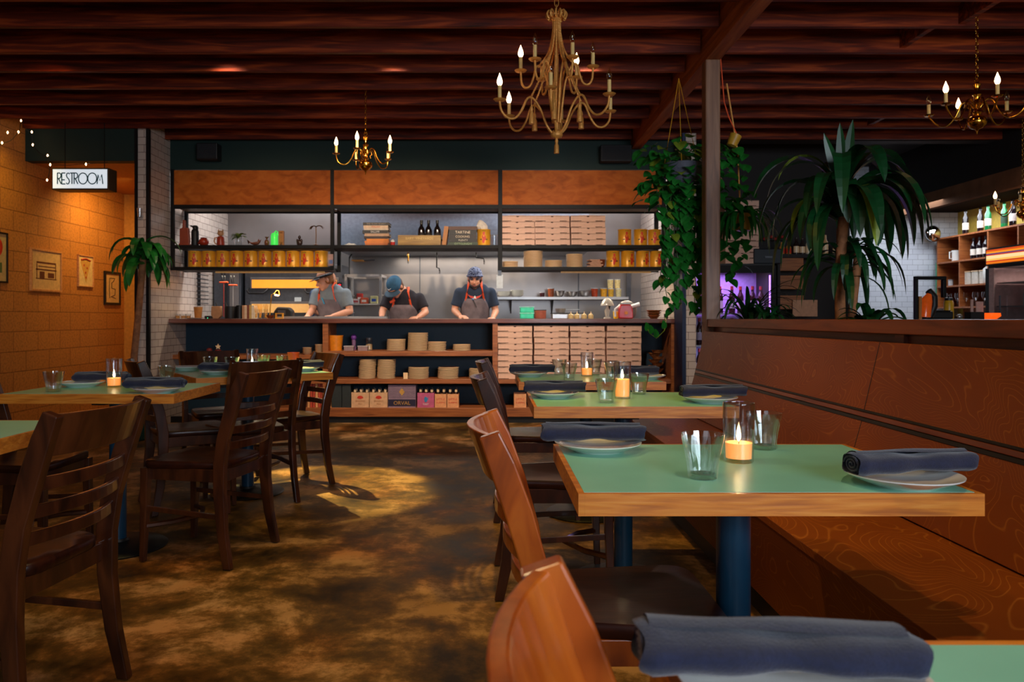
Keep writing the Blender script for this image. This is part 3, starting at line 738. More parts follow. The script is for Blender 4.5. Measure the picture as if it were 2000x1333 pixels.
TUM = [(.438, 1.56, 'clear tumbler in front of the candle on the front green table', 1), (.69, 1.907, 'clear tumbler behind the candle on the front green table', 1),
 (.454, 2.96, 'clear tumbler left of the tall candle on the second right-row table', 1), (.645, 3.28, 'clear tumbler right of the tall candle on the second right-row table', 1),
 (.42, 4.02, 'tumbler at the near edge of the farthest right-row table, left of its candle', 1), (.40, 4.38, 'tumbler at the back left of the farthest right-row table', 1),
 (.66, 4.10, 'dark-looking tumbler right of the candle on the farthest right-row table', 1), (.61, 4.42, 'tumbler directly behind the candle on the farthest right-row table', 1),
 (-1.95, 3.385, 'smoky tumbler near the left edge of the picture', 1.0), (-1.62, 3.80, 'tumbler at the back of the left candle table beside the napkin', 1),
 (-1.72, 4.66, 'left tumbler of the pair behind the napkin on the angled table', 1), (-1.58, 4.64, 'right tumbler of the pair behind the napkin on the angled table', 1),
 (-1.47, 4.92, 'small tumbler right of the candle on the angled table', 1), (-1.35, 4.93, 'small tumbler farthest right on the angled table', .95)]
for x, y, lb, sc_ in TUM: put(tu, (x, y, ZT), 0, lb, scale=(sc_,)*3)
CAN = [(.571, 1.74, 'on the front green table', 0, 3.0), (.543, 3.11, 'on the second right-row table', 1, 2.4), (.55, 4.30, 'on the farthest right-row table', 0, 2.2),
 (-1.796, 3.62, 'on the left candle table', 0, 2.2), (-1.50, 4.78, 'on the angled table', 0, 1.8)]
for x, y, d, tall, e in CAN:
    put(hl2 if tall else hl, (x, y, ZT), 0, 'tall clear candle glass '+d)
    put(cdt if tall else cd, (x, y, ZT+.0095), 0, ('tall lit candle in its glass ' if tall else 'short lit candle in its glass ')+d)
    light('POINT', 'candle_light', (x, y, ZT+(.0975 if tall else .0625)), e*.4, (1, .52, .16), size=.005)
o = MB().lathe([(0, 0), (.026, 0), (.038, .11), (.036, .11), (.025, .004), (0, .004)], n=24).build('plastic_cup', mat('orange_plastic', (214, 84, 34), .35), smooth=True, loc=(-1.26, 4.86, ZT))
tag(o, 'tapered orange plastic cup on the angled table', 'cup')
# ---------------- boxes of pizza, cans, plates ----------------
def make_pizza_box():
    t = thing('pizza_box', 'x', 'box')
    w, d, h = .356, .34, .0575
    MB().box(-w/2, w/2, 0, d, 0, h-.004).build('tray', M_card, t)
    m = MB().box(-w/2-.001, w/2+.001, -.002, d, h-.004, h).box(-w/2+.08, w/2-.10, -.002, 0, h-.0, h+.003)
    m.build('lid', M_card, t)
    MB().prism([(-.016, h-.004), (.016, h-.004), (.008, h-.014), (-.008, h-.014)], 'y', -.0035, -.0005).build('thumb_notch', M_cardd, t)
    MB().box(-w/2+.005, -w/2+.11, -.0035, -.0005, .0, .005).build('slot', M_cardd, t); MB().box(w/2-.10, w/2-.03, -.0035, -.0005, .0, .005).build('slot', M_cardd, t)
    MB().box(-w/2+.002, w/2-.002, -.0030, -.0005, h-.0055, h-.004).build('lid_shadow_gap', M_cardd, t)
    return t
pb = make_pizza_box()
rnd = random.Random(5)
def boxcol(px, Y, z, n, pitch, grp, where):
    p = at(px, 0, Y)
    for k in range(n):
        lb = 'white card pizza box, %s, %s' % (('%s from the bottom' % ORD[k]) if k else 'lowest', where)
        o = put(pb, (p.x+rnd.uniform(-.004, .004), Y+rnd.uniform(0, .008), z+k*pitch), 0, lb); o['group'] = grp
for i, px in enumerate((1010.5, 1079, 1149)):
    boxcol(px, YK+.005, ZS1, 5, .0615, 'pizza boxes on the overhead shelf', ['left', 'middle', 'right'][i]+' stack on the overhead shelf')
for i, px in enumerate((1006, 1077, 1148, 1219)):
    boxcol(px, YK+.02, .4535, 9, .0615, 'pizza boxes under the counter', ['first', 'second', 'third', 'fourth'][i]+' stack from the left under the counter')
boxcol(1450, 8.02, 1.655, 11, .0615, 'pizza boxes on the wine cooler', 'stack on the wine cooler')

def make_can():
    t = thing('food_can', 'x', 'can')
    MB().lathe([(.069, 0), (.0715, .002), (.0715, .006), (.069, .009), (.069, .161), (.0715, .164), (.0715, .168), (.067, .168), (.066, .163), (0, .163)], n=28).build('tin', M_can, t, smooth=True)
    m = MB()   # red figure with two leaves printed on the front
    def disc(cx, cz, rx, rz, mi=0, n=12): m.add([((.0700)*math.sin((cx+rx*math.cos(2*PI*k/n))/.07), -.0700*math.cos((cx+rx*math.cos(2*PI*k/n))/.07), cz+rz*math.sin(2*PI*k/n)) for k in range(n)], [tuple(range(n))], mi)
    disc(0, .125, .012, .015); disc(0, .088, .019, .025); disc(-.004, .045, .013, .024); disc(.012, .068, .012, .02); disc(-.03, .062, .012, .006, 1); disc(.03, .062, .012, .006, 1); disc(0, .150, .02, .003, 1)
    m.build('printed_label', [M_red, mat('print_dark', (60, 50, 40), .5)], t)
    return t
can = make_can()
yy = YK+.10
for k in range(10):
    p = at(367+14+k*27.4, 0, yy)
    put(can, (p.x, yy, ZS2), rnd.uniform(-.5, .2), 'yellow food can with red print, %s from the left in the long row of ten' % (['first', 'second', 'third', 'fourth', 'fifth', 'sixth', 'seventh', 'eighth', 'ninth', 'tenth'][k]))['group'] = 'yellow cans on the left overhead shelf'
for k, px in enumerate((1197, 1226, 1255, 1282)):
    put(can, (at(px, 0, yy).x, yy, ZS2), rnd.uniform(-.2, .5), 'yellow food can, %s of four on the lower right overhead shelf' % ['first', 'second', 'third', 'last'][k])['group'] = 'yellow cans on the right shelves'
for k, (px, dy) in enumerate(((1220, 0), (1251, .0), (1279, .02))):
    put(can, (at(px, 0, yy).x, yy+dy, ZS1), rnd.uniform(-.2, .5), 'yellow food can, %s of three on the top right overhead shelf' % ['first', 'second', 'third'][k])['group'] = 'yellow cans on the right shelves'
dp = MB().lathe([(0, 0), (.066, 0), (.074, .0015), (.088, .0030), (.096, .0050), (.096, .0100), (.093, .0108), (.060, .005), (0, .004)], n=28).build('dinner_plate', M_plate, smooth=True)
tag(dp, 'x', 'plate')
STK = [(773, .743, 9, 'first stack on the upper counter shelf', 1.0), (815, .743, 14, 'tallest stack on the upper counter shelf', 1.08), (853, .743, 7, 'third stack on the upper counter shelf', 1.0), (902, .743, 5, 'right-hand stack on the upper counter shelf', .96),
 (717, .453, 15, 'first stack on the middle counter shelf', .92), (754, .453, 15, 'second stack on the middle counter shelf', .98), (817, .453, 9, 'third stack on the middle counter shelf', 1.12), (875, .453, 9, 'fourth stack on the middle counter shelf', 1.12), (935, .453, 8, 'fifth stack on the middle counter shelf', 1.08)]
for px, z, n, w_, sc_ in STK:
    for k in range(n):
        put(dp, (at(px, 0, YK+.115).x+rnd.uniform(-.003, .003)+.0006*k, YK+.115+rnd.uniform(-.003, .003), z+k*.0134), 0, 'cream plate, %s, %s' % (('%s from the bottom' % ORD[k]) if k else 'lowest', w_), scale=(sc_, sc_, 1))['group'] = 'plate stacks in the counter'
for px, n, w_, sc_ in ((996, 6, 'left low stack on the right overhead shelf', .9), (1041, 16, 'tall stack on the right overhead shelf', 1.05), (1081, 7, 'low stack between tall ones, overhead shelf', .95), (1122, 13, 'second tall stack on the right overhead shelf', .9)):
    for k in range(n):
        put(dp, (at(px, 0, YK+.13).x+rnd.uniform(-.002, .002), YK+.13, ZS2+k*.0108), 0, 'tray-like plate, %s, %s' % (('%s from the bottom' % ORD[k]) if k else 'lowest', w_), scale=(sc_, sc_, .8))['group'] = 'plate stacks on the overhead shelf'

def simple(name, label, cat, px, Y, z, build, group=None, rotz=0):
    p = at(px, 0, Y); t = thing(name, label, cat, (p.x, Y, z), rotz, group); build(t); return t
def L(prof, n=20, **k): return MB().lathe(prof, n=n, **k)
def col(name, rgb, r=.5, **k): return mat(name, rgb, r, **k)
YS = YK+.12
# objects on the top shelf, left bay
def b_hand(t):
    m = MB().prism([(-.05, .02), (.05, .02), (.055, .05), (.05, .12), (.045, .19), (.01, .19), (.008, .27), (-.018, .275), (-.02, .19), (-.05, .18)], 'y', -.02, .02); m.build('hand', col('red_wood', (150, 62, 34)), t, bevel=.008)
    MB().box(-.055, .055, -.03, .03, 0, .025).build('base', col('red_wood', (150, 62, 34)), t, bevel=.004)
simple('wooden_sculpture', 'red wooden hand-like sculpture at the left end of the top shelf', 'sculpture', 361, YS, ZS1, b_hand)
def b_flask(t):
    L([(.036, 0), (.038, .01), (.038, .15), (.03, .17), (.022, .178)]).build('flask', M_black, t, smooth=True)
    m = L([(.024, .178), (.024, .21), (.018, .215), (0, .215)]).tube([(-.02, 0, .20), (-.045, 0, .212)], .009); m.tube([(.015, 0, .21), (.03, 0, .20), (.03, 0, .17)], .004); m.build('cap', M_black, t, smooth=True)
simple('water_flask', 'black metal water flask on the top shelf by the tiled wall', 'bottle', 381, YS, ZS1, b_flask)
def b_pot(t):
    MB().ball((0, 0, .042), (.052, .05, .044), 16).build('body', col('red_glaze', (158, 48, 26), .3), t, smooth=True)
    MB().tube([(-.045, 0, .03), (-.07, 0, .035), (-.075, -.005, .06)], [.016, .012, .008]).build('spout', col('red_glaze', (158, 48, 26), .3), t, smooth=True)
    L([(.03, .08), (.036, .086), (.0, .092)]).build('lid', col('red_glaze', (158, 48, 26), .3), t, smooth=True)
simple('round_pot', 'squat red glazed pot with a short spout on the top shelf', 'pot', 398, YS, ZS1, b_pot)
def b_catmug(t):
    g = col('red_glaze', (158, 48, 26), .3); w_ = col('tan_glaze', (196, 140, 96), .4)
    L([(.036, 0), (.04, .02), (.038, .08), (.028, .10)]).build('mug_body', g, t, smooth=True)
    m = MB().ball((0, 0, .132), (.034, .03, .03), 14)
    for s_ in (-1, 1): m.lathe([(.011, 0), (0, .028)], (s_*.022, 0, .152), 8)
    m.build('cat_head', w_, t, smooth=True)
    MB().tube([(-.035, 0, .09), (-.06, 0, .085), (-.068, 0, .05), (-.055, 0, .025), (-.035, 0, .02)], .007).build('handle', w_, t, smooth=True)
simple('cat_jug', 'red and tan ceramic jug shaped like a cat', 'jug', 431, YS, ZS1, b_catmug)
def leafmesh(m, base, d, up, Ln, W, n=6, droop=0.3, mi=0, fold=.25, shape='strap'):
    base = V(base); d = V(d).normalized(); up = V(up); side = d.cross(up)
    if side.length < 1e-3: side = d.cross(V((1, .2, 0)))
    side.normalize(); p = base.copy(); vs = []; fs = []
    for i in range(n+1):
        u = i/n
        if shape == 'heart': w_ = W*(math.sin(PI*min(1, (u+.10)/1.10))**.65)*(1.25-u*.75) if u < 1 else 0
        elif shape == 'strap': w_ = W*(math.sin(PI*(.18+.82*u))**.7) if u < 1 else 0
        else: w_ = W*math.sin(PI*(.08+.92*u))
        nn = side.cross(d).normalized()
        vs += [p-side*w_+nn*w_*fold, p, p+side*w_+nn*w_*fold]
        d = (d+V((0, 0, -droop/n*(0.6+1.6*u)))).normalized(); p = p+d*(Ln/n)
        side = d.cross(nn); side = (side if side.length > 1e-3 else side).normalized()
        if i < n:
            a = i*3; fs += [(a, a+1, a+4, a+3), (a+1, a+2, a+5, a+4)]
    m.add(vs, fs, mi)
def b_vase(t):
    L([(.03, 0), (.034, .01), (.046, .05), (.04, .09), (.028, .105), (.034, .115)], close=False).build('glass', M_glass, t, smooth=True)
    m = MB(); r_ = random.Random(2)
    for k in range(26):
        a = r_.uniform(0, 2*PI); leafmesh(m, (0, 0, .08+.02*r_.random()), (math.cos(a), math.sin(a), r_.uniform(.2, 1.3)), (0, 0, 1), .10, .014, 5, .9)
    m.build('foliage', M_leafy, t)
simple('plant_jar', 'round glass vase with small trailing green leaves on the top shelf', 'vase', 466, YS, ZS1, b_vase)
def b_fish(t):
    g = col('brown_glaze', (120, 62, 36), .4)
    MB().loft([[V((x, r*math.cos(a), .022+z+r*.8*math.sin(a))) for a in arc(0, 2*PI*11/12, 12)] for x, r, z in ((-.065, .004, .025), (-.045, .012, .008), (-.01, .022, .004), (.03, .022, .01), (.05, .012, .03), (.06, .003, .045))]).build('body', g, t, smooth=True)
    MB().prism([(.012, .035), (.035, .078), (.05, .03)], 'y', -.004, .004).prism([(-.06, .035), (-.085, .065), (-.06, .05), (-.075, .02)], 'y', -.004, .004).build('fin', g, t)
simple('shark_figurine', 'small brown ceramic shark figurine on the top shelf', 'figurine', 499, YS, ZS1, b_fish)
def b_pine(t):
    g = col('gold_brown', (120, 66, 34), .4)
    MB().ball((0, 0, .035), (.026, .026, .036), 12).build('fruit', g, t, smooth=True)
    m = MB()
    for k in range(9): a = k*2.4; leafmesh(m, (0, 0, .065), (math.cos(a)*.5, math.sin(a)*.5, 1), (0, 0, 1), .045, .007, 4, .6)
    m.build('crown', g, t)
simple('pineapple_figurine', 'small brown pineapple ornament on the top shelf', 'figurine', 521, YS, ZS1, b_pine)
def b_gjar(t):
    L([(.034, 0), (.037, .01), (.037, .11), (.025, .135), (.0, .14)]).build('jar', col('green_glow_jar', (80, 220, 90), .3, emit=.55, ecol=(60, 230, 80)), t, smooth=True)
    MB().tube([(0, 0, .138), (.018, 0, .16), (.032, 0, .15), (.036, 0, .11)], .006).build('handle', col('green_glow_jar', (80, 220, 90)), t, smooth=True)
simple('green_jar', 'bright lit green jar on the top shelf', 'jar', 536, YS, ZS1, b_gjar)
simple('carved_totem', 'tan carved wooden block figure beside the lit green jar', 'figurine', 550, YS+.02, ZS1, lambda t: (MB().box(-.026, .026, -.02, .02, .035, .16).prism([(-.026, .0), (-.012, .0), (0, .035), (-.026, .035)], 'y', -.02, .02).prism([(.026, .0), (.012, .0), (0, .035), (.026, .035)], 'y', -.02, .02).build('body', col('tan_wood', (176, 112, 52)), t, bevel=.004), MB().tube([(-.012, -.021, .14), (.012, -.021, .14)], .004).build('face', M_rail, t)))
def b_buddha(t):
    g = col('dark_bronze', (52, 30, 24), .4)
    MB().ball((0, 0, .035), (.032, .026, .036), 12).ball((0, 0, .09), (.016, .016, .02), 12).ball((-.022, -.005, .055), (.012, .012, .02), 8).ball((.022, -.005, .055), (.012, .012, .02), 8).lathe([(.006, .105), (0, .118)], n=8).build('figure', g, t, smooth=True)
simple('seated_statue', 'small dark seated statue on the top shelf', 'statue', 585, YS, ZS1, b_buddha)
def b_palm(t):
    g = col('bronze_palm', (120, 82, 50), .4, metal=.5)
    L([(.036, 0), (.03, .012), (.008, .022), (0, .03)]).build('base', g, t, smooth=True)
    MB().tube([(0, 0, .02), (.002, 0, .12), (0, 0, .20)], .005).build('stem', g, t, smooth=True)
    m = MB()
    for a, r_, dd in ((0, .06, 1.7), (PI, .05, 2.4), (.6, .05, 1.8), (2.6, .05, 2.0), (PI+.7, .04, 2)): leafmesh(m, (0, 0, .195), (math.cos(a), math.sin(a), .9), (0, 0, 1), r_+.045, .018, 7, dd)
    m.build('frond', g, t)
simple('palm_sculpture', 'tall thin metal palm tree sculpture on the top shelf', 'sculpture', 617, YS, ZS1, b_palm)
# middle bay
def b_cloth(t):
    m = MB(); r_ = random.Random(8); rings = []
    for i in range(9):
        u = i/8; h_ = .035*math.sin(PI*u)*(.7+.5*r_.random())+.002
        rings.append([V((-.07+.15*u, -.04, 0)), V((-.07+.15*u, -.03, h_*.8)), V((-.07+.15*u, .02, h_)), V((-.07+.15*u, .04, 0))])
    m.loft(rings).build('cloth', col('white_linen', (200, 198, 196), .9), t, smooth=True)
simple('crumpled_cloth', 'crumpled white cloth on the top shelf of the middle bay', 'cloth', 684, YS, ZS1, b_cloth)
def book(px0, px1, z0, z1_, rgb, label, Y=YS-.05, d=.19, title=None, tcol=(230, 220, 200), rz=0, grp='cookbooks on the overhead shelf'):
    x0, x1 = at(px0, 0, Y).x, at(px1, 0, Y).x
    t = thing('book', label, 'book', ((x0+x1)/2, Y, z0), rz, grp); w2 = (x1-x0)/2; h_ = z1_-z0
    c_ = mat('cover_%d_%d_%d' % rgb, rgb, .5)
    MB().box(-w2, w2, 0, d, 0, .003).box(-w2, w2, 0, d, h_-.003, h_).box(-w2, w2, -.001, .003, 0, h_).build('cover', c_, t)
    MB().box(-w2+.004, w2-.004, .004, d-.004, .003, h_-.003).build('pages', col('paper', (214, 196, 170), .8), t)
    if title: txt(title, (0, -.0016, h_/2), h_*.8, mat('title_%d_%d_%d' % tcol, tcol, .5), t, name='title')
    return t
zz = ZS1
for k, (h_, a, b, rgb, nm, ti, tc) in enumerate([(.026, 713, 758, (196, 104, 40), 'lower orange', None, 0), (.024, 712, 760, (214, 120, 44), 'upper orange', None, 0), (.020, 716, 759, (224, 128, 34), 'thin bright orange', None, 0), (.026, 711, 757, (52, 26, 24), 'dark maroon', None, 0),
        (.028, 712, 760, (190, 150, 120), 'tan', None, 0), (.034, 708, 757, (44, 42, 44), 'black lettered', 'SALUMI', (220, 215, 210)), (.018, 711, 759, (206, 184, 164), 'cream', None, 0), (.030, 710, 758, (214, 180, 150), 'cream and red lettered', 'ITALIAN', (210, 70, 40)), (.030, 709, 760, (58, 50, 44), 'topmost dark', 'THE SLOW ROAST', (150, 140, 130))]):
    book(a, b, zz, zz+h_, rgb, nm+' book in the tall pile left of the gold box', title=ti, tcol=tc or (0, 0, 0)); zz += h_+.0005
simple('red_cup', 'small red cup with a white top between book pile and gold box', 'cup', 767, YS, ZS1, lambda t: (L([(.022, 0), (.026, .04)]).build('cup', col('cup_red', (190, 40, 30)), t, smooth=True), L([(.018, .04), (.022, .05), (.01, .07), (0, .072)]).build('top', M_white, t, smooth=True)))
def b_gold(t):
    g = wood('gold_box_wood', (110, 78, 30), (160, 118, 50), (190, 150, 74), coat=.2)
    MB().box(-.222, .222, 0, .16, 0, .012).box(-.222, .222, 0, .012, .012, .105).box(-.222, .222, .148, .16, .012, .105).box(-.222, -.21, .012, .148, .012, .105).box(.21, .222, .012, .148, .012, .105).build('crate', g, t, bevel=.002)
    txt('BARY  VINEYARDS', (-.0, -.0015, .07), .035, col('stencil', (214, 180, 100)), t)
    MB().tube([(.223, .03, .06), (.24, .05, .06), (.24, .11, .06), (.223, .13, .06)], .006).build('handle', M_black, t, smooth=True)
simple('wine_crate', 'open golden wooden wine crate holding three dark bottles', 'crate', 819, YK+.04, ZS1, b_gold)
def make_bottle(label, rgb, grp, lbl=(220, 210, 200), cap=None, h=.30, r=.037):
    t = thing('wine_bottle', label, 'bottle', group=grp)
    k = h/.30
    L([(0, 0), (r*.95, 0), (r, .006), (r, .18*k), (r*.85, .205*k), (.016, .235*k), (.0145, .285*k), (.016, .288*k), (.016, h), (0, h)], n=20).build('glass_body', mat('bottle_%d_%d_%d' % rgb, rgb, .12, coat=.5), t, smooth=True)
    L([(r*1.01, .055*k), (r*1.01, .14*k)], n=20, close=False).build('label', mat('blabel_%d_%d_%d' % lbl, lbl, .7), t, smooth=True)
    L([(.0163, .262*k), (.0163, h+.001), (0, h+.001)], n=14).build('capsule', mat('caps_%d_%d_%d' % (cap or rgb), cap or rgb, .35), t, smooth=True)
    return t
db = make_bottle('x', (22, 14, 12), 'dark bottles in the wine crate', (30, 22, 20), (40, 34, 30), h=.255)
for px, l_ in ((823, 'left'), (837, 'middle'), (854, 'right')):
    put(db, (at(px, 0, YK+.11).x, YK+.12, ZS1+.013), 0, l_+' of three dark wine bottles standing in the golden crate')
book(875, 934, ZS1, ZS1+.036, (52, 64, 44), 'green-spined book at the bottom of the pile near the paper bag', title='OTTOLENGHI', tcol=(150, 170, 120))
book(877, 932, ZS1+.037, ZS1+.072, (34, 28, 28), 'black book titled PLENTY in the pile near the paper bag', title='PLENTY', tcol=(200, 190, 170))
book(876, 931, ZS1+.073, ZS1+.112, (40, 30, 28), 'dark book with a light label above the PLENTY book', title='COOKING', tcol=(214, 190, 160))
book(877, 931, ZS1+.113, ZS1+.162, (30, 26, 26), 'black book titled TARTINE in the pile near the paper bag', title='TARTINE', tcol=(226, 205, 180))
book(874, 932, ZS1+.163, ZS1+.20, (84, 44, 24), 'large brown book on top of the pile near the paper bag')
o = MB().box(-.022, .022, 0, .17, 0, .195, M=Matrix.Rotation(.13, 4, 'Y')).build('book', col('tan_book', (178, 112, 48)), loc=(at(868, 0, YS).x, YK+.04, ZS1+.004)); tag(o, 'tan book leaning against the pile near the paper bag', 'book', 'cookbooks on the overhead shelf')
t = put(can, (at(945, 0, YS).x, YK+.10, ZS1), 0, 'yellow food can with a crumpled paper bag in it, middle bay')
t['group'] = 'yellow cans on the overhead shelf middle'
def b_bag(t):
    m = MB(); r_ = random.Random(4); rings = []
    for i, (r0, z) in enumerate(((.055, 0), (.062, .03), (.05, .06), (.03, .085), (.012, .10))):
        rings.append([V((r0*(1+r_.uniform(-.2, .2))*math.cos(a)-.012*i*.6, r0*.7*(1+r_.uniform(-.2, .2))*math.sin(a), z)) for a in arc(0, 2*PI*9/10, 10)])
    m.loft(rings).build('paper', col('white_paper', (214, 200, 186), .9), t)
simple('paper_bag', 'crumpled white paper bag stuffed in a yellow can', 'bag', 943, YK+.10, ZS1+.169, b_bag)
simple('clear_tub', 'clear plastic tub at the right end of the middle shelf', 'tub', 965, YK+.10, ZS1, lambda t: (L([(.03, 0), (.038, .11)], close=False).build('wall', M_glass, t, smooth=True), L([(.038, .11), (.040, .115), (0, .117)]).build('lid', M_glass, t, smooth=True)))
# right lower shelf: folded cloths, wooden bowl
for k in range(5):
    o = MB().box(-.075+.004*k, .075-.006*k, -.05, .06, 0, .016).build('folded_cloth', col('pinkish_linen', (196, 150, 124), .9), bevel=.006, loc=(at(1160+(k % 2)*4, 0, YS).x, YS, ZS2+k*.0165), rotz=.05*k)
    tag(o, ['lowest', 'second', 'third', 'fourth', 'topmost'][k]+' folded beige cloth in the pile on the right overhead shelf', 'cloth', 'folded cloths on the overhead shelf')
simple('wooden_bowl', 'small dark wooden bowl beside the folded cloths', 'bowl', 1172, YS+.1, ZS2, lambda t: L([(.03, 0), (.05, .03), (.06, .09), (.055, .09), (.04, .02), (0, .01)]).build('bowl', M_rail, t, smooth=True))
# under counter odds
bk = col('bucket_orange', (226, 132, 28), .4)
simple('plastic_bucket', 'orange plastic bucket on the upper counter shelf', 'bucket', 656, YS, .743, lambda t: (L([(.062, 0), (.076, .155), (.073, .155), (.058, .006), (0, .005)]).build('pail', bk, t, smooth=True), L([(.077, .148), (.079, .155), (.077, .158)], close=False).build('rim', bk, t, smooth=True)))
simple('pepper_mill', 'purple-topped pepper mill on the upper counter shelf', 'mill', 691, YS+.06, .743, lambda t: (L([(.025, 0), (.027, .03), (.018, .05), (.022, .09), (.02, .11)]).build('body', col('mauve', (120, 84, 120), .3), t, smooth=True), MB().ball((0, 0, .135), (.03, .03, .034)).build('head', col('purple', (104, 52, 140), .3), t, smooth=True)))
for px, l_ in ((682, 'left'), (709, 'right')):
    simple('lidded_tub', l_+' small lidded white tub on the upper counter shelf', 'tub', px, YK+.05, .743, lambda t: (MB().box(-.05, .05, -.03, .03, 0, .042).build('tub', col('tub_grey', (150, 120, 120), .4), t, bevel=.004), MB().box(-.054, .054, -.034, .034, .042, .052).build('lid', col('tub_lid', (190, 176, 176), .4), t, bevel=.003)), group='lidded tubs')
simple('storage_jar', 'clear jar of shells on the upper counter shelf', 'jar', 721, YS+.04, .743, lambda t: (L([(.036, 0), (.038, .10), (.03, .115)], close=False).build('glass', M_glass, t, smooth=True), L([(.032, .115), (.032, .13), (0, .13)]).build('lid', M_steeld, t, smooth=True), L([(0, .005), (.034, .005), (.034, .06), (0, .07)]).build('contents', col('beige', (190, 160, 120)), t, smooth=True)))
simple('card_tag', 'small cream paper tag on the middle counter shelf', 'card', 792, YK+.04, .453, lambda t: MB().box(-.022, .022, 0, .02, 0, .062).build('card', M_plate, t))
for px, h_, n, w_ in ((600, .055, 4, 'wider'), (624, .10, 6, 'narrow tall')):
    for k in range(n):
        o = L([(.03, 0), (.048, .022), (.05, .024), (.046, .022), (.028, .003), (0, .003)]).build('soup_bowl', M_plate, smooth=True, loc=(at(px, 0, YS).x, YS, .70+k*.0165))
        tag(o, 'cream bowl, %s, in the %s stack left of the wooden divider' % ('lowest' if k == 0 else ORD[k]+' from the bottom', w_), 'bowl', 'bowls in the counter')
simple('white_dish', 'stack-topped white dish in the dark left counter section', 'dish', 409, YS, .70, lambda t: (L([(.03, 0), (.07, .03), (.072, .034), (0, .03)]).build('dish', M_white, t, smooth=True), MB().ball((.0, 0, .05), (.03, .03, .02)).build('contents', col('dark_red', (120, 30, 26)), t, smooth=True)))
simple('star_ornament', 'small cream star-topped ornament in the left counter section', 'ornament', 426, YS, .70, lambda t: (L([(.03, 0), (.03, .05), (0, .055)]).build('base', col('dark_red', (120, 30, 26)), t, smooth=True), MB().prism([((.03 if k % 2 == 0 else .014)*math.sin(k*PI/5), .082+(.03 if k % 2 == 0 else .014)*math.cos(k*PI/5)) for k in range(10)], 'y', -.008, .008).build('star', M_plate, t)))
# cartons on the bottom shelf
def carton(px0, px1, y0, rgb, label, fn=None, n=0, side=None, grp='beer cartons on the bottom shelf', bcol=(28, 20, 16), hh=None, Y=YK+.03):
    x0, x1 = at(px0, 0, Y).x, at(px1, 0, Y).x; w2 = (x1-x0)/2
    h_ = hh or (at(0, y0, Y).z-.157)
    t = thing('beer_carton', label, 'carton', ((x0+x1)/2, Y, .157), 0, grp)
    c_ = mat('carton_%d_%d_%d' % rgb, rgb, .6)
    MB().box(-w2+.001, w2-.001, 0, .18, 0, .004).box(-w2+.001, w2-.001, 0, .004, .004, h_).box(-w2+.001, w2-.001, .176, .18, .004, h_).box(-w2+.001, -w2+.004, .004, .176, .004, h_).box(w2-.004, w2-.001, .004, .176, .004, h_).build('box', c_, t)
    if fn: fn(t, w2, h_)
    if n:
        for k in range(n):
            for row in (0, 1):
                bx = x0+(x1-x0)*(k+.5)/n
                o = put(bb, (bx, Y+.05+.08*row, .162), 0, '%s-row beer bottle %s in the %s' % (['front', 'rear'][row], ['on the left', 'in the middle', 'on the right'][k if n == 3 else k*2], side)); o['group'] = 'beer bottles in cartons'
def mkbb():
    t = thing('beer_bottle', 'x', 'bottle')
    L([(0, 0), (.025, 0), (.026, .005), (.026, .11), (.013, .15), (.012, .185), (0, .185)], n=14).build('glass_body', mat('brown_glass', (50, 26, 14), .12, coat=.5), t, smooth=True)
    L([(.0133, .150), (.0128, .178)], n=14, close=False).build('neck_label', M_plate, t, smooth=True)
    L([(.0145, .182), (.0145, .19), (0, .191)], n=14).build('cap', M_steeld, t, smooth=True)
    return t
bb = mkbb(); 
def f_sun(t, w2, h_):
    MB().add([(.032*math.cos(a), -.0012, h_*.62+.026*math.sin(a)) for a in arc(0, PI, 12)]+[(0, -.0012, h_*.55)], [tuple(range(13))]).build('emblem', M_red, t)
    txt('BREWING', (0, -.0015, h_*.42), .022, col('ink_gold', (170, 100, 30)), t); txt('PALE', (0, -.0015, h_*.22), .02, col('ink_gold', (170, 100, 30)), t)
carton(686, 721, 767, (220, 172, 130), 'beige beer carton with a red sun emblem, left of the pair', f_sun, 3, 'left beige carton')
carton(722, 757, 767, (220, 172, 130), 'beige beer carton with a red sun emblem, right of the pair', f_sun, 3, 'right beige carton')
def f_orv(t, w2, h_):
    MB().box(-w2+.002, w2-.002, -.0012, 0, .012, h_*.36).build('band', col('navy_ink', (40, 34, 60)), t)
    m = MB()
    for k in range(8): z = h_*(.42+.07*k); m.box(-w2+.002, w2-.002, -.0011, 0, z, z+.005)
    m.build('stripes', col('navy_ink', (40, 34, 60)), t)
    MB().prism([(0, h_*.52), (.03, h_*.68), (0, h_*.86), (-.03, h_*.68)], 'y', -.0022, -.0012).build('emblem', col('gold_ink', (200, 150, 70)), t)
    txt('ORVAL', (0, -.002, h_*.19), .052, col('gold_ink', (200, 150, 70)), t, sx=1.05)
    MB().box(-w2+.001, w2-.001, 0, .18, h_-.002, h_).build('lid', col('carton_mauve', (150, 118, 130)), t)
carton(758, 812, 752, (160, 130, 146), 'mauve striped carton lettered ORVAL', f_orv)
def f_bird(t, w2, h_):
    MB().ball((0, -.001, h_*.55), (.018, .001, .03), 10).prism([(0, h_*.5), (.03, h_*.75), (.022, h_*.5)], 'y', -.002, -.0005).build('bird_print', col('blue_print', (60, 130, 180)), t)
    txt('TART', (0, -.0015, h_*.22), .024, M_white, t)
carton(815, 848, 768, (196, 90, 130), 'pink beer carton with a blue bird print', f_bird, 3, 'pink carton')
def f_or(t, w2, h_):
    txt('LITTLE', (0, -.0015, h_*.6), .03, M_red, t); txt('SUMPIN', (0, -.0015, h_*.35), .026, M_red, t)
carton(849, 872, 770, (230, 160, 110), 'small cream carton with red letters, left of the pair beside the pink one', f_or, 2, 'left small cream carton')
carton(873, 896, 770, (230, 160, 110), 'small cream carton with red letters, right of the pair beside the pink one', f_or, 2, 'right small cream carton')
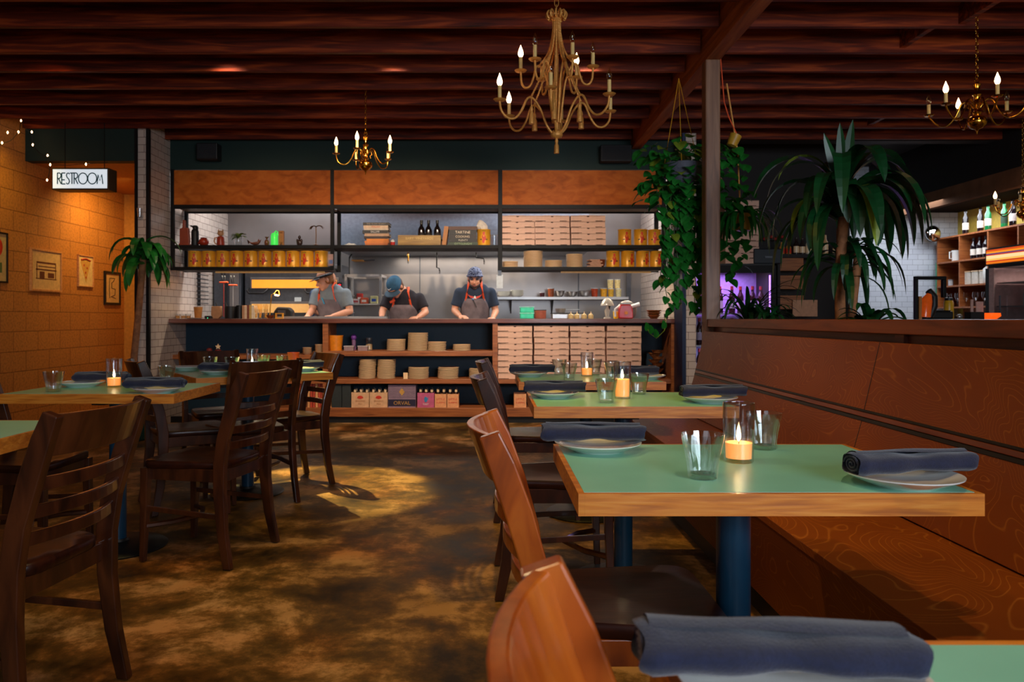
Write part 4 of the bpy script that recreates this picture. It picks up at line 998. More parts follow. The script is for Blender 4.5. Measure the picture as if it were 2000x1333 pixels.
carton(1004, 1028, 770, (230, 160, 110), 'cream carton with red letters behind the second right-row table', f_or)
carton(648, 667, 752, (38, 44, 44), 'left dark carton behind the chair with the bluish leg')
carton(668, 685, 752, (38, 44, 44), 'right dark carton behind the chair with the bluish leg')
for k in range(13):
    px = 582+k*5.2; h_ = rnd.uniform(.24, .27); rgb = rnd.choice([(206, 120, 60), (190, 70, 44), (226, 160, 100), (120, 60, 30)])
    o = MB().box(-.011, .011, 0, .2, 0, h_).build('record_sleeve', mat('slv_%d_%d_%d' % rgb, rgb, .6), loc=(at(px, 0, YK+.04).x, YK+.04, .157))
    tag(o, 'upright record-like volume on the bottom shelf, number %s from the left' % ['one', 'two', 'three', 'four', 'five', 'six', 'seven', 'eight', 'nine', 'ten', 'eleven', 'twelve', 'thirteen'][k], 'book', 'upright volumes on the bottom shelf')
# baskets and brown stack at the right end
for k in range(9):
    o = L([(.04, 0), (.062, .028), (.066, .03), (.058, .026), (.038, .004), (0, .004)], n=18).build('wicker_basket', mat('wicker', (168, 104, 50), .8, noise=.4, nscale=70, bump=.8), smooth=True, loc=(at(1281+(-3 if k % 2 else 3), 0, YS).x, YS, .453+k*.033), rotz=k)
    o.rotation_euler.x = rnd.uniform(-.1, .1); tag(o, 'wicker basket, %s, in the pile at the right end of the counter' % ('lowest' if k == 0 else ORD[k]+' from the bottom'), 'basket', 'wicker baskets')

# ---------------- things on the counter top ----------------
ZC = 1.0755; YC = YK+.16
def votive(t): (L([(.024, 0), (.028, .05), (.026, .05), (.022, .004), (0, .004)]).build('glass', M_glass, t, smooth=True), L([(0, .004), (.021, .004), (.022, .03), (0, .031)]).build('filling', col('orange_wax', (226, 150, 60), .5), t, smooth=True))
for k, px in enumerate((336, 347, 358, 368)): simple('votive_jar', '%s small jar with orange filling at the left end of the counter' % ['first', 'second', 'third', 'fourth'][k], 'jar', px, YC-.03+.03*(k % 2), ZC, votive, group='small jars on the counter')
simple('soap_dispenser', 'dark pump bottle behind the small jars on the counter', 'bottle', 337, YC+.12, ZC, lambda t: (L([(.03, 0), (.033, .01), (.033, .09), (.014, .115), (.012, .13), (0, .13)]).build('body', M_black, t, smooth=True), MB().tube([(0, 0, .13), (0, 0, .16), (-.03, 0, .162)], .006).build('pump', M_black, t, smooth=True)))
simple('brown_cup', 'brown paper cup on a saucer at the left of the counter', 'cup', 387, YC, ZC+.008, lambda t: L([(.034, 0), (.045, .115), (.042, .115), (.03, .004), (0, .004)]).build('cup', col('kraft_orange', (176, 112, 46), .7), t, smooth=True))
simple('saucer_plate', 'flat beige dish under the brown cup', 'plate', 379, YC, ZC, lambda t: L([(.06, 0), (.10, .007), (0, .007)]).build('dish', M_plate, t, smooth=True))
simple('card_reader', 'small black payment device with a green light on the counter', 'device', 407, YC, ZC, lambda t: (MB().box(-.035, .035, -.02, .04, 0, .03).build('body', M_black, t, bevel=.005), MB().ball((0, -.022, .006), .003, 6).build('light', col('green_led', (60, 255, 160), emit=4), t)))
simple('kraft_bag', 'kraft paper packet standing on the counter', 'bag', 424, YC, ZC, lambda t: (MB().prism([(-.05, .13), (.045, .13), (.05, .03), (.02, 0), (-.03, 0), (-.055, .04)], 'y', -.03, .03).build('packet', col('kraft', (170, 122, 84), .8), t, bevel=.006), MB().tube([(0, 0, .12), (-.015, 0, .17)], .005).build('stick', M_black, t)))
def b_crock(t):
    L([(.055, 0), (.057, .01), (.057, .13), (.052, .13), (.05, .01), (0, .01)]).build('crock', M_black, t, smooth=True)
    m = MB().tube([(0, 0, .02), (-.05, 0, .17), (-.075, 0, .16)], .005); m.build('ladle', M_black, t, smooth=True)
simple('utensil_crock', 'black crock holding kitchen tools on the counter', 'crock', 450, YC, ZC, b_crock)
for px, px2, zt_, yw in ((437, 432, 1.46, .30), (455, 455, 1.43, .32)):
    p = at(px, 0, YC+.05); q = at(px2, 0, YC+.05)
    t = thing('grill_brush', ['tall red-handled tool with tongs standing left, by the tiled wall', 'tall tool with an orange crosspiece standing in the black crock'][px == 455], 'tool', (p.x, YC+.05, ZC+.02))
    MB().tube([(0, 0, 0), (.0, 0, zt_-ZC-.02)], .004).build('rod', M_steel if px == 455 else M_red, t, smooth=True)
    MB().tube([(-.045, 0, zt_-ZC-.02), (.045, 0, zt_-ZC-.02)], .009).build('crosspiece', M_orange, t, smooth=True)
    MB().tube([(-.01, 0, zt_-ZC), (-.025, 0, zt_-ZC+.09)], .005).tube([(.01, 0, zt_-ZC), (.012, 0, zt_-ZC+.09)], .005).build('prongs', M_black, t)
simple('black_canister', 'short black canister beside the crock', 'canister', 468, YC+.02, ZC, lambda t: (L([(.035, 0), (.035, .12)]).build('body', M_black, t, smooth=True), L([(.036, .12), (.036, .14), (0, .145)]).build('lid', M_black, t, smooth=True)))
for k, (rgb, h_) in enumerate((((176, 130, 96), .14), ((206, 180, 150), .135), ((120, 60, 40), .142), ((196, 160, 90), .145), ((224, 208, 180), .138))):
    o = MB().box(-.012, .012, 0, .12, 0, h_).build('notebook', mat('nb_%d_%d_%d' % rgb, rgb, .6), loc=(at(477+k*4.6, 0, YC).x, YC-.03, ZC)); tag(o, '%s upright notebook in the row on the counter' % ['leftmost brown', 'second cream', 'middle dark red', 'fourth ochre', 'last pale'][k], 'book', 'notebooks on the counter')
for k, px in enumerate((500, 508, 519)):
    simple('jar_of_straws', ['first', 'second', 'third'][k]+' glass jar of wooden sticks on the counter', 'jar', px, YC+(.05 if k == 1 else -.02), ZC, lambda t: (L([(.02, 0), (.025, .10)], close=False).build('glass', M_glass, t, smooth=True), MB().tube([(0, 0, .01), (-.02, 0, .15)], .003).tube([(0, 0, .01), (.012, 0, .155)], .003).tube([(.006, 0, .01), (.02, .01, .14)], .003).tube([(-.006, 0, .01), (-.005, .01, .15)], .003).build('sticks', M_can, t)), group='jars of sticks')
def b_lamp(t):
    L([(.035, 0), (.03, .015), (.01, .022), (0, .022)]).build('base', M_brass, t, smooth=True)
    MB().tube([(0, 0, .02), (.005, 0, .13), (.02, 0, .25), (.055, 0, .27)], .006).build('arm', M_brass, t, smooth=True)
    L([(.01, .045), (.02, .04), (.036, .0), (.034, .0), (.015, .03)], close=False, M=Matrix.Rotation(.25, 3, 'Y')).build('lamp_shade', M_brass, t, smooth=True).location = (.075, 0, .255)
    MB().ball((.075, 0, .25), (.026, .026, .012)).build('bulb', M_bulb, t, smooth=True)
p = at(527, 0, YC); simple('desk_lamp', 'small brass gooseneck lamp lit on the counter', 'lamp', 527, YC, ZC, b_lamp)
light('POINT', 'desk_lamp_light', (p.x+.075, YC, ZC+.243), 1.6, (1, .7, .35), size=.01)
simple('kitchen_scale', 'black rounded countertop machine behind the brass lamp', 'scale', 555, YC+.10, ZC, lambda t: (MB().prism([(-.09, 0), (.10, 0), (.10, .08), (.06, .12), (-.06, .125), (-.10, .07)], 'y', -.06, .06).build('housing', M_black, t, bevel=.015), MB().box(-.05, .03, -.062, -.06, .04, .09).build('face', M_steeld, t)))
simple('prep_bowl', 'small dark bowl in front of the brass lamp', 'bowl', 528, YC-.09, ZC, lambda t: L([(.02, 0), (.045, .035), (.042, .035), (0, .006)]).build('bowl', M_rail, t, smooth=True))
simple('napkin_block', 'little golden wooden holder on the counter', 'holder', 546, YC-.08, ZC, lambda t: MB().box(-.04, .04, -.02, .02, 0, .01).box(-.04, -.03, -.02, .02, .01, .05).box(.03, .04, -.02, .02, .01, .05).box(-.04, .04, -.02, .02, .05, .058).build('holder', M_can, t))
# pass rail of containers (hot strip)
simple('topping_rail', 'long low steel topping rail along the counter in front of the left cook', 'rail', 655, YC+.06, ZC, lambda t: (MB().box(-.62, .55, -.04, .06, 0, .022).build('tray', M_steel, t, bevel=.003), MB().box(-.60, .53, -.03, .05, .0215, .026).build('grille', M_steeld, t)))
# right part of the counter
def b_tubs(t):
    g = col('aqua_plastic', (44, 206, 160), .35)
    MB().box(-.072, .072, -.05, .05, 0, .055).build('tub', g, t, bevel=.008); MB().box(-.078, .078, -.055, .055, .055, .062).build('rim', col('aqua_lid', (150, 236, 210), .35), t)
simple('aqua_tub', 'lower aqua plastic tub on the counter', 'tub', 1029, YC, ZC, b_tubs, group='aqua tubs')
simple('aqua_tub', 'upper aqua plastic tub, lid on, stacked on the lower one', 'tub', 1029, YC, ZC+.0625, b_tubs, group='aqua tubs')
simple('pink_pan', 'small pinkish saucepan on the counter by the aqua tubs', 'pan', 1055, YC-.02, ZC, lambda t: (L([(.058, 0), (.062, .005), (.064, .09), (.060, .09), (.056, .008), (0, .008)]).build('pan', col('rose_enamel', (166, 92, 74), .3), t, smooth=True), L([(.065, .086), (.067, .092), (.064, .092)], close=False).build('rim', M_steeld, t, smooth=True)))
simple('induction_hob', 'black portable hob with steel front on the counter', 'hob', 1108, YC+.06, ZC, lambda t: (MB().box(-.165, .165, -.09, .12, 0, .05).build('housing', M_steel, t, bevel=.005), MB().box(-.17, .17, -.095, .125, .05, .06).build('glass_top', M_black, t)))
simple('steel_pan', 'small steel saute pan on the black hob', 'pan', 1095, YC+.06, ZC+.061, lambda t: (L([(.045, 0), (.058, .045), (.054, .045), (.042, .005), (0, .005)]).build('pan', M_steel, t, smooth=True), MB().tube([(.05, 0, .03), (.2, -.02, .035)], .008, flat=(1, .5)).build('handle', M_steel, t, smooth=True)))
for k, px in enumerate((1115, 1127, 1141, 1154)):
    simple('squeeze_bottle', ['leftmost', 'second', 'third', 'rightmost'][k]+' of four short squeeze bottles in front of the hob', 'bottle', px, YC-.10, ZC, lambda t: (L([(.026, 0), (.027, .035), (.016, .05), (0, .052)]).build('body', col('oil_cream', (206, 176, 120), .3), t, smooth=True), MB().tube([(0, 0, .05), (0, 0, .075)], [.007, .003]).build('nozzle', M_plate, t, smooth=True)), group='squeeze bottles')
def b_crystal(t):
    g = mat('cut_crystal', (236, 232, 225), .08, trans=.6, ior=1.45)
    L([(.04, 0), (.036, .015), (.018, .02), (.022, .05), (.03, .08), (.016, .11), (.01, .14), (0, .14)], n=12).build('base', g, t, smooth=True)
    L([(.022, .215), (.05, .19), (.07, .15), (.072, .135), (.068, .15), (.046, .188), (.02, .212)], n=24, close=False, fac=.1).build('lamp_shade', g, t, smooth=True)
simple('crystal_lamp', 'small cut-crystal lamp with scalloped shade on the counter', 'lamp', 1186, YC-.04, ZC, b_crystal)
simple('deli_tub', 'yellow filled clear deli tub between crystal lamp and red slicer', 'tub', 1205, YC+.06, ZC, lambda t: (L([(.035, 0), (.042, .075), (0, .075)]).build('contents', col('corn_yellow', (240, 190, 30), .4), t, smooth=True), L([(.043, .075), (.045, .085), (0, .086)]).build('lid', col('clear_lid', (210, 214, 220), .3), t, smooth=True)))
def b_slicer(t):
    r_ = col('slicer_red', (196, 26, 26), .25, coat=.5)
    m = MB(); m.loft([[V((x*s_, y, z)) for x in (-1, 1) for y in ((-.05, .05) if x < 0 else (.05, -.05))] for s_, z in ((.075, 0), (.078, .05), (.07, .11), (.052, .148))]); m.build('body', r_, t, bevel=.01)
    MB().box(-.05, .05, -.04, .05, .148, .166).build('top_plate', M_steel, t, bevel=.004)
    MB().lathe([(.10, -.006), (.105, 0), (.10, .006)], (.03, .07, .085), 32, M=Matrix.Rotation(PI/2, 3, 'X')).build('blade', M_steel, t, smooth=True)
    MB().tube([(-.10, .02, .02), (-.10, .02, .10), (-.05, .03, .14)], .012).build('guard', col('cast_white', (210, 214, 218), .3), t, smooth=True); MB().tube([(.05, .05, .12), (.16, .05, .15)], [.02, .026]).build('motor_arm', col('cast_white', (210, 214, 218), .3), t, smooth=True)
    MB().lathe([(.017, -.001), (.019, 0), (.017, .001)], (0, -.0655, .06), 20, M=Matrix.Rotation(PI/2, 3, 'X')).build('badge', col('badge_gold', (230, 140, 60), .4), t)
simple('meat_slicer', 'red meat slicer with a round steel blade on the counter', 'slicer', 1221, YC-.03, ZC, b_slicer)
for k in range(3):
    o = L([(.035, 0), (.068+.006*k, .04), (.07+.006*k, .042), (.06, .03), (0, .008)], n=22).build('wooden_bowl', wood('bowl_wood', (110, 60, 26), (150, 90, 44), (186, 124, 66)), smooth=True, loc=(at(1277, 0, YC).x, YC, ZC+k*.024)); tag(o, ['lowest', 'middle', 'top'][k]+' of three nested wooden bowls at the right end of the counter', 'bowl', 'wooden bowls on the counter')
simple('black_cup', 'small black cup at the right end of the counter', 'cup', 1301, YC-.05, ZC, lambda t: (L([(.02, 0), (.024, .05), (.02, .05), (.018, .004), (0, .004)]).build('cup', M_black, t, smooth=True), L([(.0245, .046), (.0255, .05), (.0235, .05)], close=False).build('rim', M_steeld, t, smooth=True)))

# ---------------- back of the kitchen ----------------
YO = 9.05; ov = thing('deck_oven', 'stainless two-deck pizza oven with glowing windows', 'oven', (0, YO, 0))
X0, X1 = at(478, 0, YO).x, at(668, 0, YO).x
MB().box(X0, X1, 0, .47, .1, 1.72).build('housing', M_steeld, ov, bevel=.006)
for s_, (ya, yb) in enumerate(((547, 563), (594, 611))):
    za, zb = at(0, ya, YO).z, at(0, yb, YO).z
    MB().box(X0+.07, X1-.04, -.015, .0, zb-.01, za+.03).build('door', M_steel2, ov, bevel=.003)
    MB().box(X0+.09, X1-.06, -.019, -.014, zb, za).build('lit_window', col('oven_glow', (230, 150, 50), .3, emit=.9, ecol=(255, 150, 45), noise=.25, nscale=3) if s_ == 0 else col('oven_glow_dim', (220, 170, 100), .3, emit=.45, ecol=(255, 180, 100)), ov)
for px0, px1 in ((486, 524), (598, 636)):
    a, b = at(px0, 563, YO), at(px1, 563, YO)
    MB().tube([(a.x, -.0, a.z), (a.x, -.07, a.z-.03), (a.x+.03, -.09, a.z-.065), (b.x-.03, -.09, a.z-.065), (b.x, -.07, a.z-.03), (b.x, 0, a.z)], .011).build('handle', M_black, ov, smooth=True)
MB().box(X0+.6, X0+.68, -.02, -.015, 1.28, 1.33).build('badge', M_white, ov)
MB().box(X0, X1, -.003, 0, 1.17, 1.20).build('deck_gap', M_black, ov)
for x in (X0+.02, X1-.08): MB().box(x, x+.06, .02, .08, 0, .1).box(x, x+.06, .5, .56, 0, .1).build('foot', M_black, ov)
cab = thing('steel_cabinet', 'tall narrow dark steel cabinet between tiled wall and oven', 'cabinet', (0, 9.0, 0))
MB().box(-3.28, X0-.03, 0, .5, 0, 1.78).build('body', M_steeld, cab, bevel=.004)
MB().box(X0-.16, X0-.05, -.012, 0, .1, 1.74).build('door', M_steel2, cab); MB().tube([(X0-.2, -.02, 1.2), (X0-.2, -.02, 1.5)], .008).build('handle', M_black, cab)
# wall rack with prongs, on the tiled left wall
rk = thing('peel_rack', 'black wall rack with nine prongs on the tiled kitchen wall', 'rack', (-3.29, 8.55, 1.0))
MB().box(0, .02, -.015, .015, .22, .66).build('rail', M_black, rk)
for k in range(9): MB().tube([(.01, -.08, .25+k*.046), (.03, -.08, .25+k*.046), (.03, .22, .25+k*.046)], .005).build('prong', M_steeld, rk, smooth=True)
# speed rack
sr = thing('speed_rack', 'aluminium sheet-pan rack with trays behind the cooks', 'rack', (0, 9.0, 0))
xa, xb = at(675, 0, 9.0).x, at(743, 0, 9.0).x; zt_ = at(0, 536, 9.0).z
for x in (xa, xb):
    for y in (0, .42): MB().box(x-.014, x+.014, y, y+.028, 0, zt_).build('upright', M_steel, sr, bevel=.003)
MB().box(xa, xb, 0, .028, zt_-.03, zt_).box(xa, xb, .42, .448, zt_-.03, zt_).box(xa-.012, xa+.012, .02, .43, zt_-.03, zt_).box(xb-.012, xb+.012, .02, .43, zt_-.03, zt_).build('top_frame', M_steel, sr)
for k in range(12):
    z = .2+k*.105
    if z < zt_-.08: MB().box(xa-.013, xa+.03, .03, .42, z, z+.01).box(xb-.03, xb+.013, .03, .42, z, z+.01).build('runner', M_steel, sr)
zsh = at(0, 594, 9.1).z
MB().box(xa+.03, xb-.03, .02, .42, zsh-.012, zsh).build('shelf_pan', M_steel, sr)
def on_rack(px, w_, h_, rgb, nm, lb, dy=0, rgb2=None):
    t = simple(nm, lb, 'package', px, 9.12+dy, zsh, lambda t: (MB().box(-w_/2, w_/2, -.04, .04, 0, h_).build('pack', mat('pk_%d_%d_%d' % rgb, rgb, .5), t, bevel=.008), MB().box(-w_*.3, w_*.3, -.042, -.04, h_*.3, h_*.65).build('print', mat('pk2_%d_%d_%d' % (rgb2 or (40, 80, 180)), rgb2 or (40, 80, 180), .5), t)))
on_rack(696, .09, .06, (214, 190, 180), 'food_package', 'left white packet on the rack shelf', rgb2=(180, 60, 60)); on_rack(712, .09, .075, (220, 90, 50), 'food_package', 'orange printed carton on the rack shelf', rgb2=(240, 220, 200)); on_rack(731, .085, .095, (226, 222, 160), 'food_package', 'pale yellow bag with a blue print on the rack shelf')
on_rack(703, .07, .13, (190, 50, 40), 'snack_bag', 'tall red and white bag at the back of the rack shelf', .10, (235, 225, 215))
p = at(640, 0, 9.2)
simple('red_timer', 'red and black timer box behind the cook in the visor', 'timer', 663, 8.88, 1.40, lambda t: (MB().box(-.03, .03, 0, .03, 0, .10).build('housing', M_black, t, bevel=.004), MB().ball((0, -.002, .07), (.02, .006, .012)).build('display', col('red_display', (230, 20, 20), emit=1.2), t)))
# wall shelf with bowls
wsf = thing('wall_shelf', 'steel wall shelf along the right back wall of the kitchen', 'shelf', (0, 9.2, 0))
z_ = at(0, 580, 9.2).z; xa, xb = at(966, 0, 9.2).x, at(1228, 0, 9.2).x
MB().box(xa, xb, 0, .34, z_-.035, z_).build('board', M_steel, wsf, bevel=.003)
for x in (xa+.2, (xa+xb)/2-.1, xb-.2): MB().prism([(.33, z_-.035), (.1, z_-.035), (.33, z_-.2)], 'x', x, x+.012).build('bracket', M_steeld, wsf)
for o_ in [wsf]:
    pass
MB().box(at(1225, 0, 9.4).x, at(1233, 0, 9.4).x, .22, .27, 1.0, 1.95).build('post', M_steeld, wsf)
def bowlp(r, h, n=24): return [(r*.45, 0), (r*.75, h*.3), (r*.98, h*.93), (r*1.03, h), (r*.95, h*.95), (r*.7, h*.35), (0, h*.06)]
YB = 9.30
for k, px in enumerate((985, 1004)):
    for j in range(3+k):
        o = L(bowlp(.085, .035), n=20).build('white_bowl', M_white, smooth=True, loc=(at(px+6*k, 0, YB).x, YB, z_+j*.016)); tag(o, '%s of the white bowls in the %s stack on the back wall shelf' % (['lowest', 'second', 'third', 'top'][j], ['left', 'right'][k]), 'bowl', 'white bowls on the back wall shelf')
def tubx(px, rgb, h_, r, lb, dz=0, grp='deli containers on the back shelf', lid=True):
    simple('deli_container', lb, 'container', px, YB, z_+dz, lambda t: (L([(r*.85, 0), (r, h_), (0, h_)]).build('tub', mat('dc_%d_%d_%d' % rgb, rgb, .35, noise=.3, nscale=60), t, smooth=True), lid and L([(r*1.03, h_), (r*1.05, h_+.007), (0, h_+.008)]).build('lid', col('clear_lid', (210, 214, 220), .3), t, smooth=True)), group=grp)
tubx(1059, (70, 24, 30), .05, .032, 'dark red small container on the back wall shelf'); tubx(1076, (160, 80, 40), .10, .04, 'brown sauce container on the back wall shelf')
tubx(1161, (176, 62, 26), .10, .042, 'orange-red sauce container on the back wall shelf'); tubx(1179, (224, 160, 40), .10, .042, 'yellow container on the back wall shelf, left')
tubx(1193, (222, 170, 50), .095, .036, 'yellow speckled container, bottom left of the tall group'); tubx(1208, (222, 206, 150), .095, .036, 'pale speckled container, bottom right of the tall group')
tubx(1192, (232, 206, 140), .105, .036, 'pale speckled container, top left of the tall group', .104); tubx(1206, (232, 206, 140), .105, .036, 'pale speckled container, top right of the tall group', .104)
for px, r, h_, lb in ((1093, .062, .075, 'left steel mixing bowl'), (1117, .07, .065, 'middle steel mixing bowl'), (1142, .078, .075, 'largest, right steel mixing bowl')):
    simple('mixing_bowl', lb+' on the back wall shelf', 'bowl', px, YB, z_, lambda t: (L(bowlp(r, h_), n=28).build('bowl', M_steel, t, smooth=True), L([(r*1.02, h_*.98), (r*1.06, h_), (r*1.0, h_)], close=False).build('rim', M_steel, t, smooth=True)), group='steel mixing bowls')
simple('paper_sheet', 'white order sheet hanging from the shelf frame beside the cook in the bandana', 'paper', 976, YK+.02, 1.39, lambda t: (MB().box(-.033, .033, 0, .003, 0, .14).build('sheet', col('order_paper', (200, 206, 214), .8), t), MB().box(-.018, .018, -.004, .006, .13, .186).build('clip', M_steeld, t)))
simple('wall_notice', 'small papers pinned on the frame end above the cook in the visor', 'paper', 646, YK-.008, 1.62, lambda t: (MB().box(-.025, .025, 0, .003, .0, .12).build('sheet', col('notice_paper', (190, 150, 140), .8), t), MB().box(-.02, .02, -.002, 0, .02, .06).build('print', col('blue_note', (110, 130, 180), .8), t)))
simple('pizza_peel', 'wooden-headed pizza peel resting on top of the rack', 'peel', 700, 9.2, zt_+.17, lambda t: (MB().box(-.07, .07, -.1, .1, 0, .01).build('blade', col('peel_wood', (206, 146, 60)), t, bevel=.004), MB().tube([(.07, 0, .005), (.2, 0, .015)], .008).build('handle', M_steeld, t), MB().tube([(-.11, 0, -.17), (-.11, 0, .05), (-.06, 0, .11)], .007).tube([(-.11, 0, .02), (-.09, 0, .08)], .006).build('stand', M_black, t)))
# ---------------- people ----------------
def remesh(o, vs, sm=3):
    r = o.modifiers.new('remesh', 'REMESH'); r.mode = 'VOXEL'; r.voxel_size = vs; r.use_smooth_shade = True
    if sm: s_ = o.modifiers.new('smooth', 'SMOOTH'); s_.iterations = sm; s_.factor = .5
    return o
def ell(c, rx, ry, n=18, tilt=0):
    return [V((c[0]+rx*math.cos(2*PI*k/n), c[1]+ry*math.sin(2*PI*k/n), c[2]+tilt*math.sin(2*PI*k/n))) for k in range(n)]
def person(loc, rotz, label, P):
    """P: lean dict. local frame: facing -Y, z up, feet at 0."""
    t = thing('person', label, 'person', loc, rotz)
    b = MB(); hd = V(P['head']); sx = P.get('sx', .185); zs = P['zs']; ys = P['ys']   # shoulder height / forward shift
    # legs, torso
    for s_ in (-1, 1):
        b.tube([(s_*.09, .06, .93), (s_*.10, .05, .50), (s_*.10, .08, .09)], [.085, .058, .042], 12)
        b.ball((s_*.10, .03, .045), (.045, .11, .045), 10)
    tor = [((0, .06, .88), .155, .11), ((0, .05, .98), .155, .11), ((0, .05+ys*.25, 1.10), .142, .10), ((0, .05+ys*.6, zs-.20), .165, .115), ((0, .05+ys*.85, zs-.07), .165, .105), ((0, .05+ys, zs), .12, .075)]
    b.loft([ell(*q) for q in tor])
    nb = V((0, .05+ys, zs)); b.tube([nb, nb.lerp(hd, .62), hd-V((0, 0, .02))], [.062, .053, .05], 12)
    # head
    hr = Matrix.Rotation(P.get('yaw', 0), 3, 'Z') @ Matrix.Rotation(P.get('pitch', .3), 3, 'X')
    def hp(x, y, z): return hd+hr @ V((x, y, z))
    def hb(x, y, z, r): b.ball(hp(x, y, z), r, 14, M=hr)
    hb(0, .012, .035, (.074, .092, .09)); hb(0, -.022, -.035, (.056, .062, .070)); hb(0, -.055, -.088, (.026, .024, .02))
    b.tube([hp(0, -.078, .012), hp(0, -.106, -.028), hp(0, -.092, -.038)], [.008, .0135, .010], 8)
    hb(0, -.080, .03, (.045, .016, .012)); hb(0, -.082, -.062, (.024, .012, .009))
    for s_ in (-1, 1): hb(s_*.076, .012, -.005, (.010, .018, .030)); hb(s_*.034, -.066, -.022, (.02, .014, .016))
    arms = []
    for s_, (sh, el, wr, hn, grip) in zip((-1, 1), P['arms']):
        sh, el, wr, hn = V(sh), V(el), V(wr), V(hn)
        b.ball(sh, (.058, .055, .055), 12); b.tube([sh, sh.lerp(el, .5), el], [.052, .046, .038], 12); b.ball(el, .039, 10)
        b.tube([el, el.lerp(wr, .35), wr], [.040, .038, .026], 12)
        dr = (hn-wr).normalized(); sd = dr.cross(V((0, 0, 1))).normalized(); dn = V((0, 0, -1))
        pm = wr+dr*.045; b.tube([wr, pm, wr+dr*.085], [.025, .036, .034], 12, flat=(1.1, .55), up=(0, 0, 1))
        for k in range(4):
            o_ = sd*(-.027+.018*k); f0 = wr+dr*.082+o_; ln = (.034, .040, .037, .029)[k]
            b.tube([f0, f0+dr*ln*.8+dn*.006, f0+dr*ln*1.25+dn*.03*grip, f0+dr*ln*1.2+dn*.055*grip], [.0095, .009, .0085, .007], 8)
        th = wr+dr*.03-sd*s_*.03; b.tube([th, th-sd*s_*.022+dr*.025+dn*.01, th-sd*s_*.018+dr*.055+dn*.022], [.012, .0105, .008], 8)
        arms.append((sh, el, wr))
    remesh(b.build('body', M_skin, t), .0075, 3)
    # shirt
    m = MB(); g = .014
    m.loft([ell(c_, rx+g, ry+g, 20) for c_, rx, ry in tor[:-1]]+[ell((0, .05+ys, zs+.005), .125, .085, 20), ell((0, .05+ys, zs+.025), .072, .066, 20)])
    for sh, el, wr in arms: m.ball(sh, (.062, .062, .058), 12); m.tube([sh, sh.lerp(el, .45), sh.lerp(el, .74)], [.061, .061, .063], 14)
    remesh(m.build('t_shirt', P['shirt'], t), .011, 5)
    # trousers
    m = MB(); m.loft([ell((0, .06, .86), .165, .12), ell((0, .06, .97), .168, .122)])
    for s_ in (-1, 1): m.tube([(s_*.09, .06, .90), (s_*.10, .05, .50), (s_*.10, .08, .10)], [.10, .075, .06], 12)
    remesh(m.build('trousers', M_black, t), .014, 3)
    # apron: curved shell on the front of the torso, bib narrowing upward
    m = MB(); vs = []; fs = []; rows = []; TT = tor
    def tw(z):
        for (c0, a0, b0), (c1, a1, b1) in zip(TT[:-1], TT[1:]):
            if z <= c1[2]: u = max(0, (z-c0[2])/(c1[2]-c0[2])); return (c0[1]+(c1[1]-c0[1])*u, a0+(a1-a0)*u, b0+(b1-b0)*u)
        return (c1[1], a1, b1)
    zb = zs-.155; nr = 14; nc = 15
    for i in range(nr):
        z = .55+(zb-.55)*i/(nr-1); cy_, rx, ry = tw(max(z, .89))
        half = (1.35 if z < 1.10 else 1.35-(z-1.10)/(zb-1.10)*.72)
        for j in range(nc):
            a = -PI/2+half*(-1+2*j/(nc-1)); rr = .024+.003*math.sin(j*1.7+i*.8)+.003*math.sin(i*1.9)
            vs.append(((rx+rr)*math.cos(a)+(0 if z > .9 else 0), cy_+(ry+rr)*math.sin(a), z))
    for i in range(nr-1):
        for j in range(nc-1): a = i*nc+j; fs.append((a, a+1, a+nc+1, a+nc))
    ap = MB().add(vs, fs).build('apron', M_apron, t, smooth=True); so = ap.modifiers.new('solid', 'SOLIDIFY'); so.thickness = .004
    for s_ in (-1, 1):
        cy_, rx, ry = tw(zb); x_ = s_*(rx)*.62
        a0 = V((x_, cy_-(ry+.02)*.80, zb-.02)); a1 = V((s_*.075, .05+ys-.095, zs-.01)); a2 = V((s_*.07, .05+ys-.02, zs+.045)); a3 = V((s_*.03, .05+ys+.06, zs+.035))
        MB().tube([a0, a0.lerp(a1, .5)+V((0, -.014, 0)), a1, a2, a3], .0135, 6, flat=(1, .3), up=(0, 0, 1)).build('apron_strap', M_orange, t, smooth=True)
    # face details
    for s_ in (-1, 1):
        MB().ball(hp(s_*.031, -.079, .008), (.012, .007, .006), 8, M=hr).build('eye', col('eye_dark', (40, 26, 20), .3), t, smooth=True)
        MB().tube([hp(s_*.016, -.092, .026), hp(s_*.034, -.092, .031), hp(s_*.052, -.076, .026)], .0045, 6).build('eyebrow', P['hair'], t, smooth=True)
    MB().tube([hp(-.02, -.088, -.062), hp(0, -.095, -.060), hp(.02, -.088, -.062)], .005, 6).build('lips', col('lips', (160, 84, 76)), t, smooth=True)
    if P.get('beard'):
        m = MB()
        for a in arc(-1.2, 1.2, 11): m.ball(hp(.052*math.sin(a), -.018-.058*math.cos(a), -.086+.024*abs(math.sin(a))), (.013, .011, .015), 8)
        m.tube([hp(-.026, -.085, -.055), hp(0, -.095, -.049), hp(.026, -.085, -.055)], .005, 6)
        remesh(m.build('beard', P['hair'], t), .006, 2)
    m = MB(); 
    m.ball(hp(0, .03, .03), (.080, .085, .088), 16, M=hr)
    for s_ in (-1, 1): m.ball(hp(s_*.06, .03, -.01), (.02, .045, .045), 8, M=hr)
    m.ball(hp(0, .075, -.02), (.055, .03, .05), 10, M=hr)
    hair = m.build('hair', P['hair'], t, smooth=True)
    return t, hp, hr
cap_blue = mat('cap_blue', (48, 92, 122), .8, noise=.25, nscale=22)
sh_navy = mat('navy_tshirt', (40, 52, 72), .9, noise=.12, nscale=14, bump=.2); sh_blk = mat('black_tshirt', (34, 30, 38), .9, noise=.12, nscale=14, bump=.2); sh_gry = mat('grey_tshirt', (122, 130, 136), .9, noise=.12, nscale=14, bump=.2)
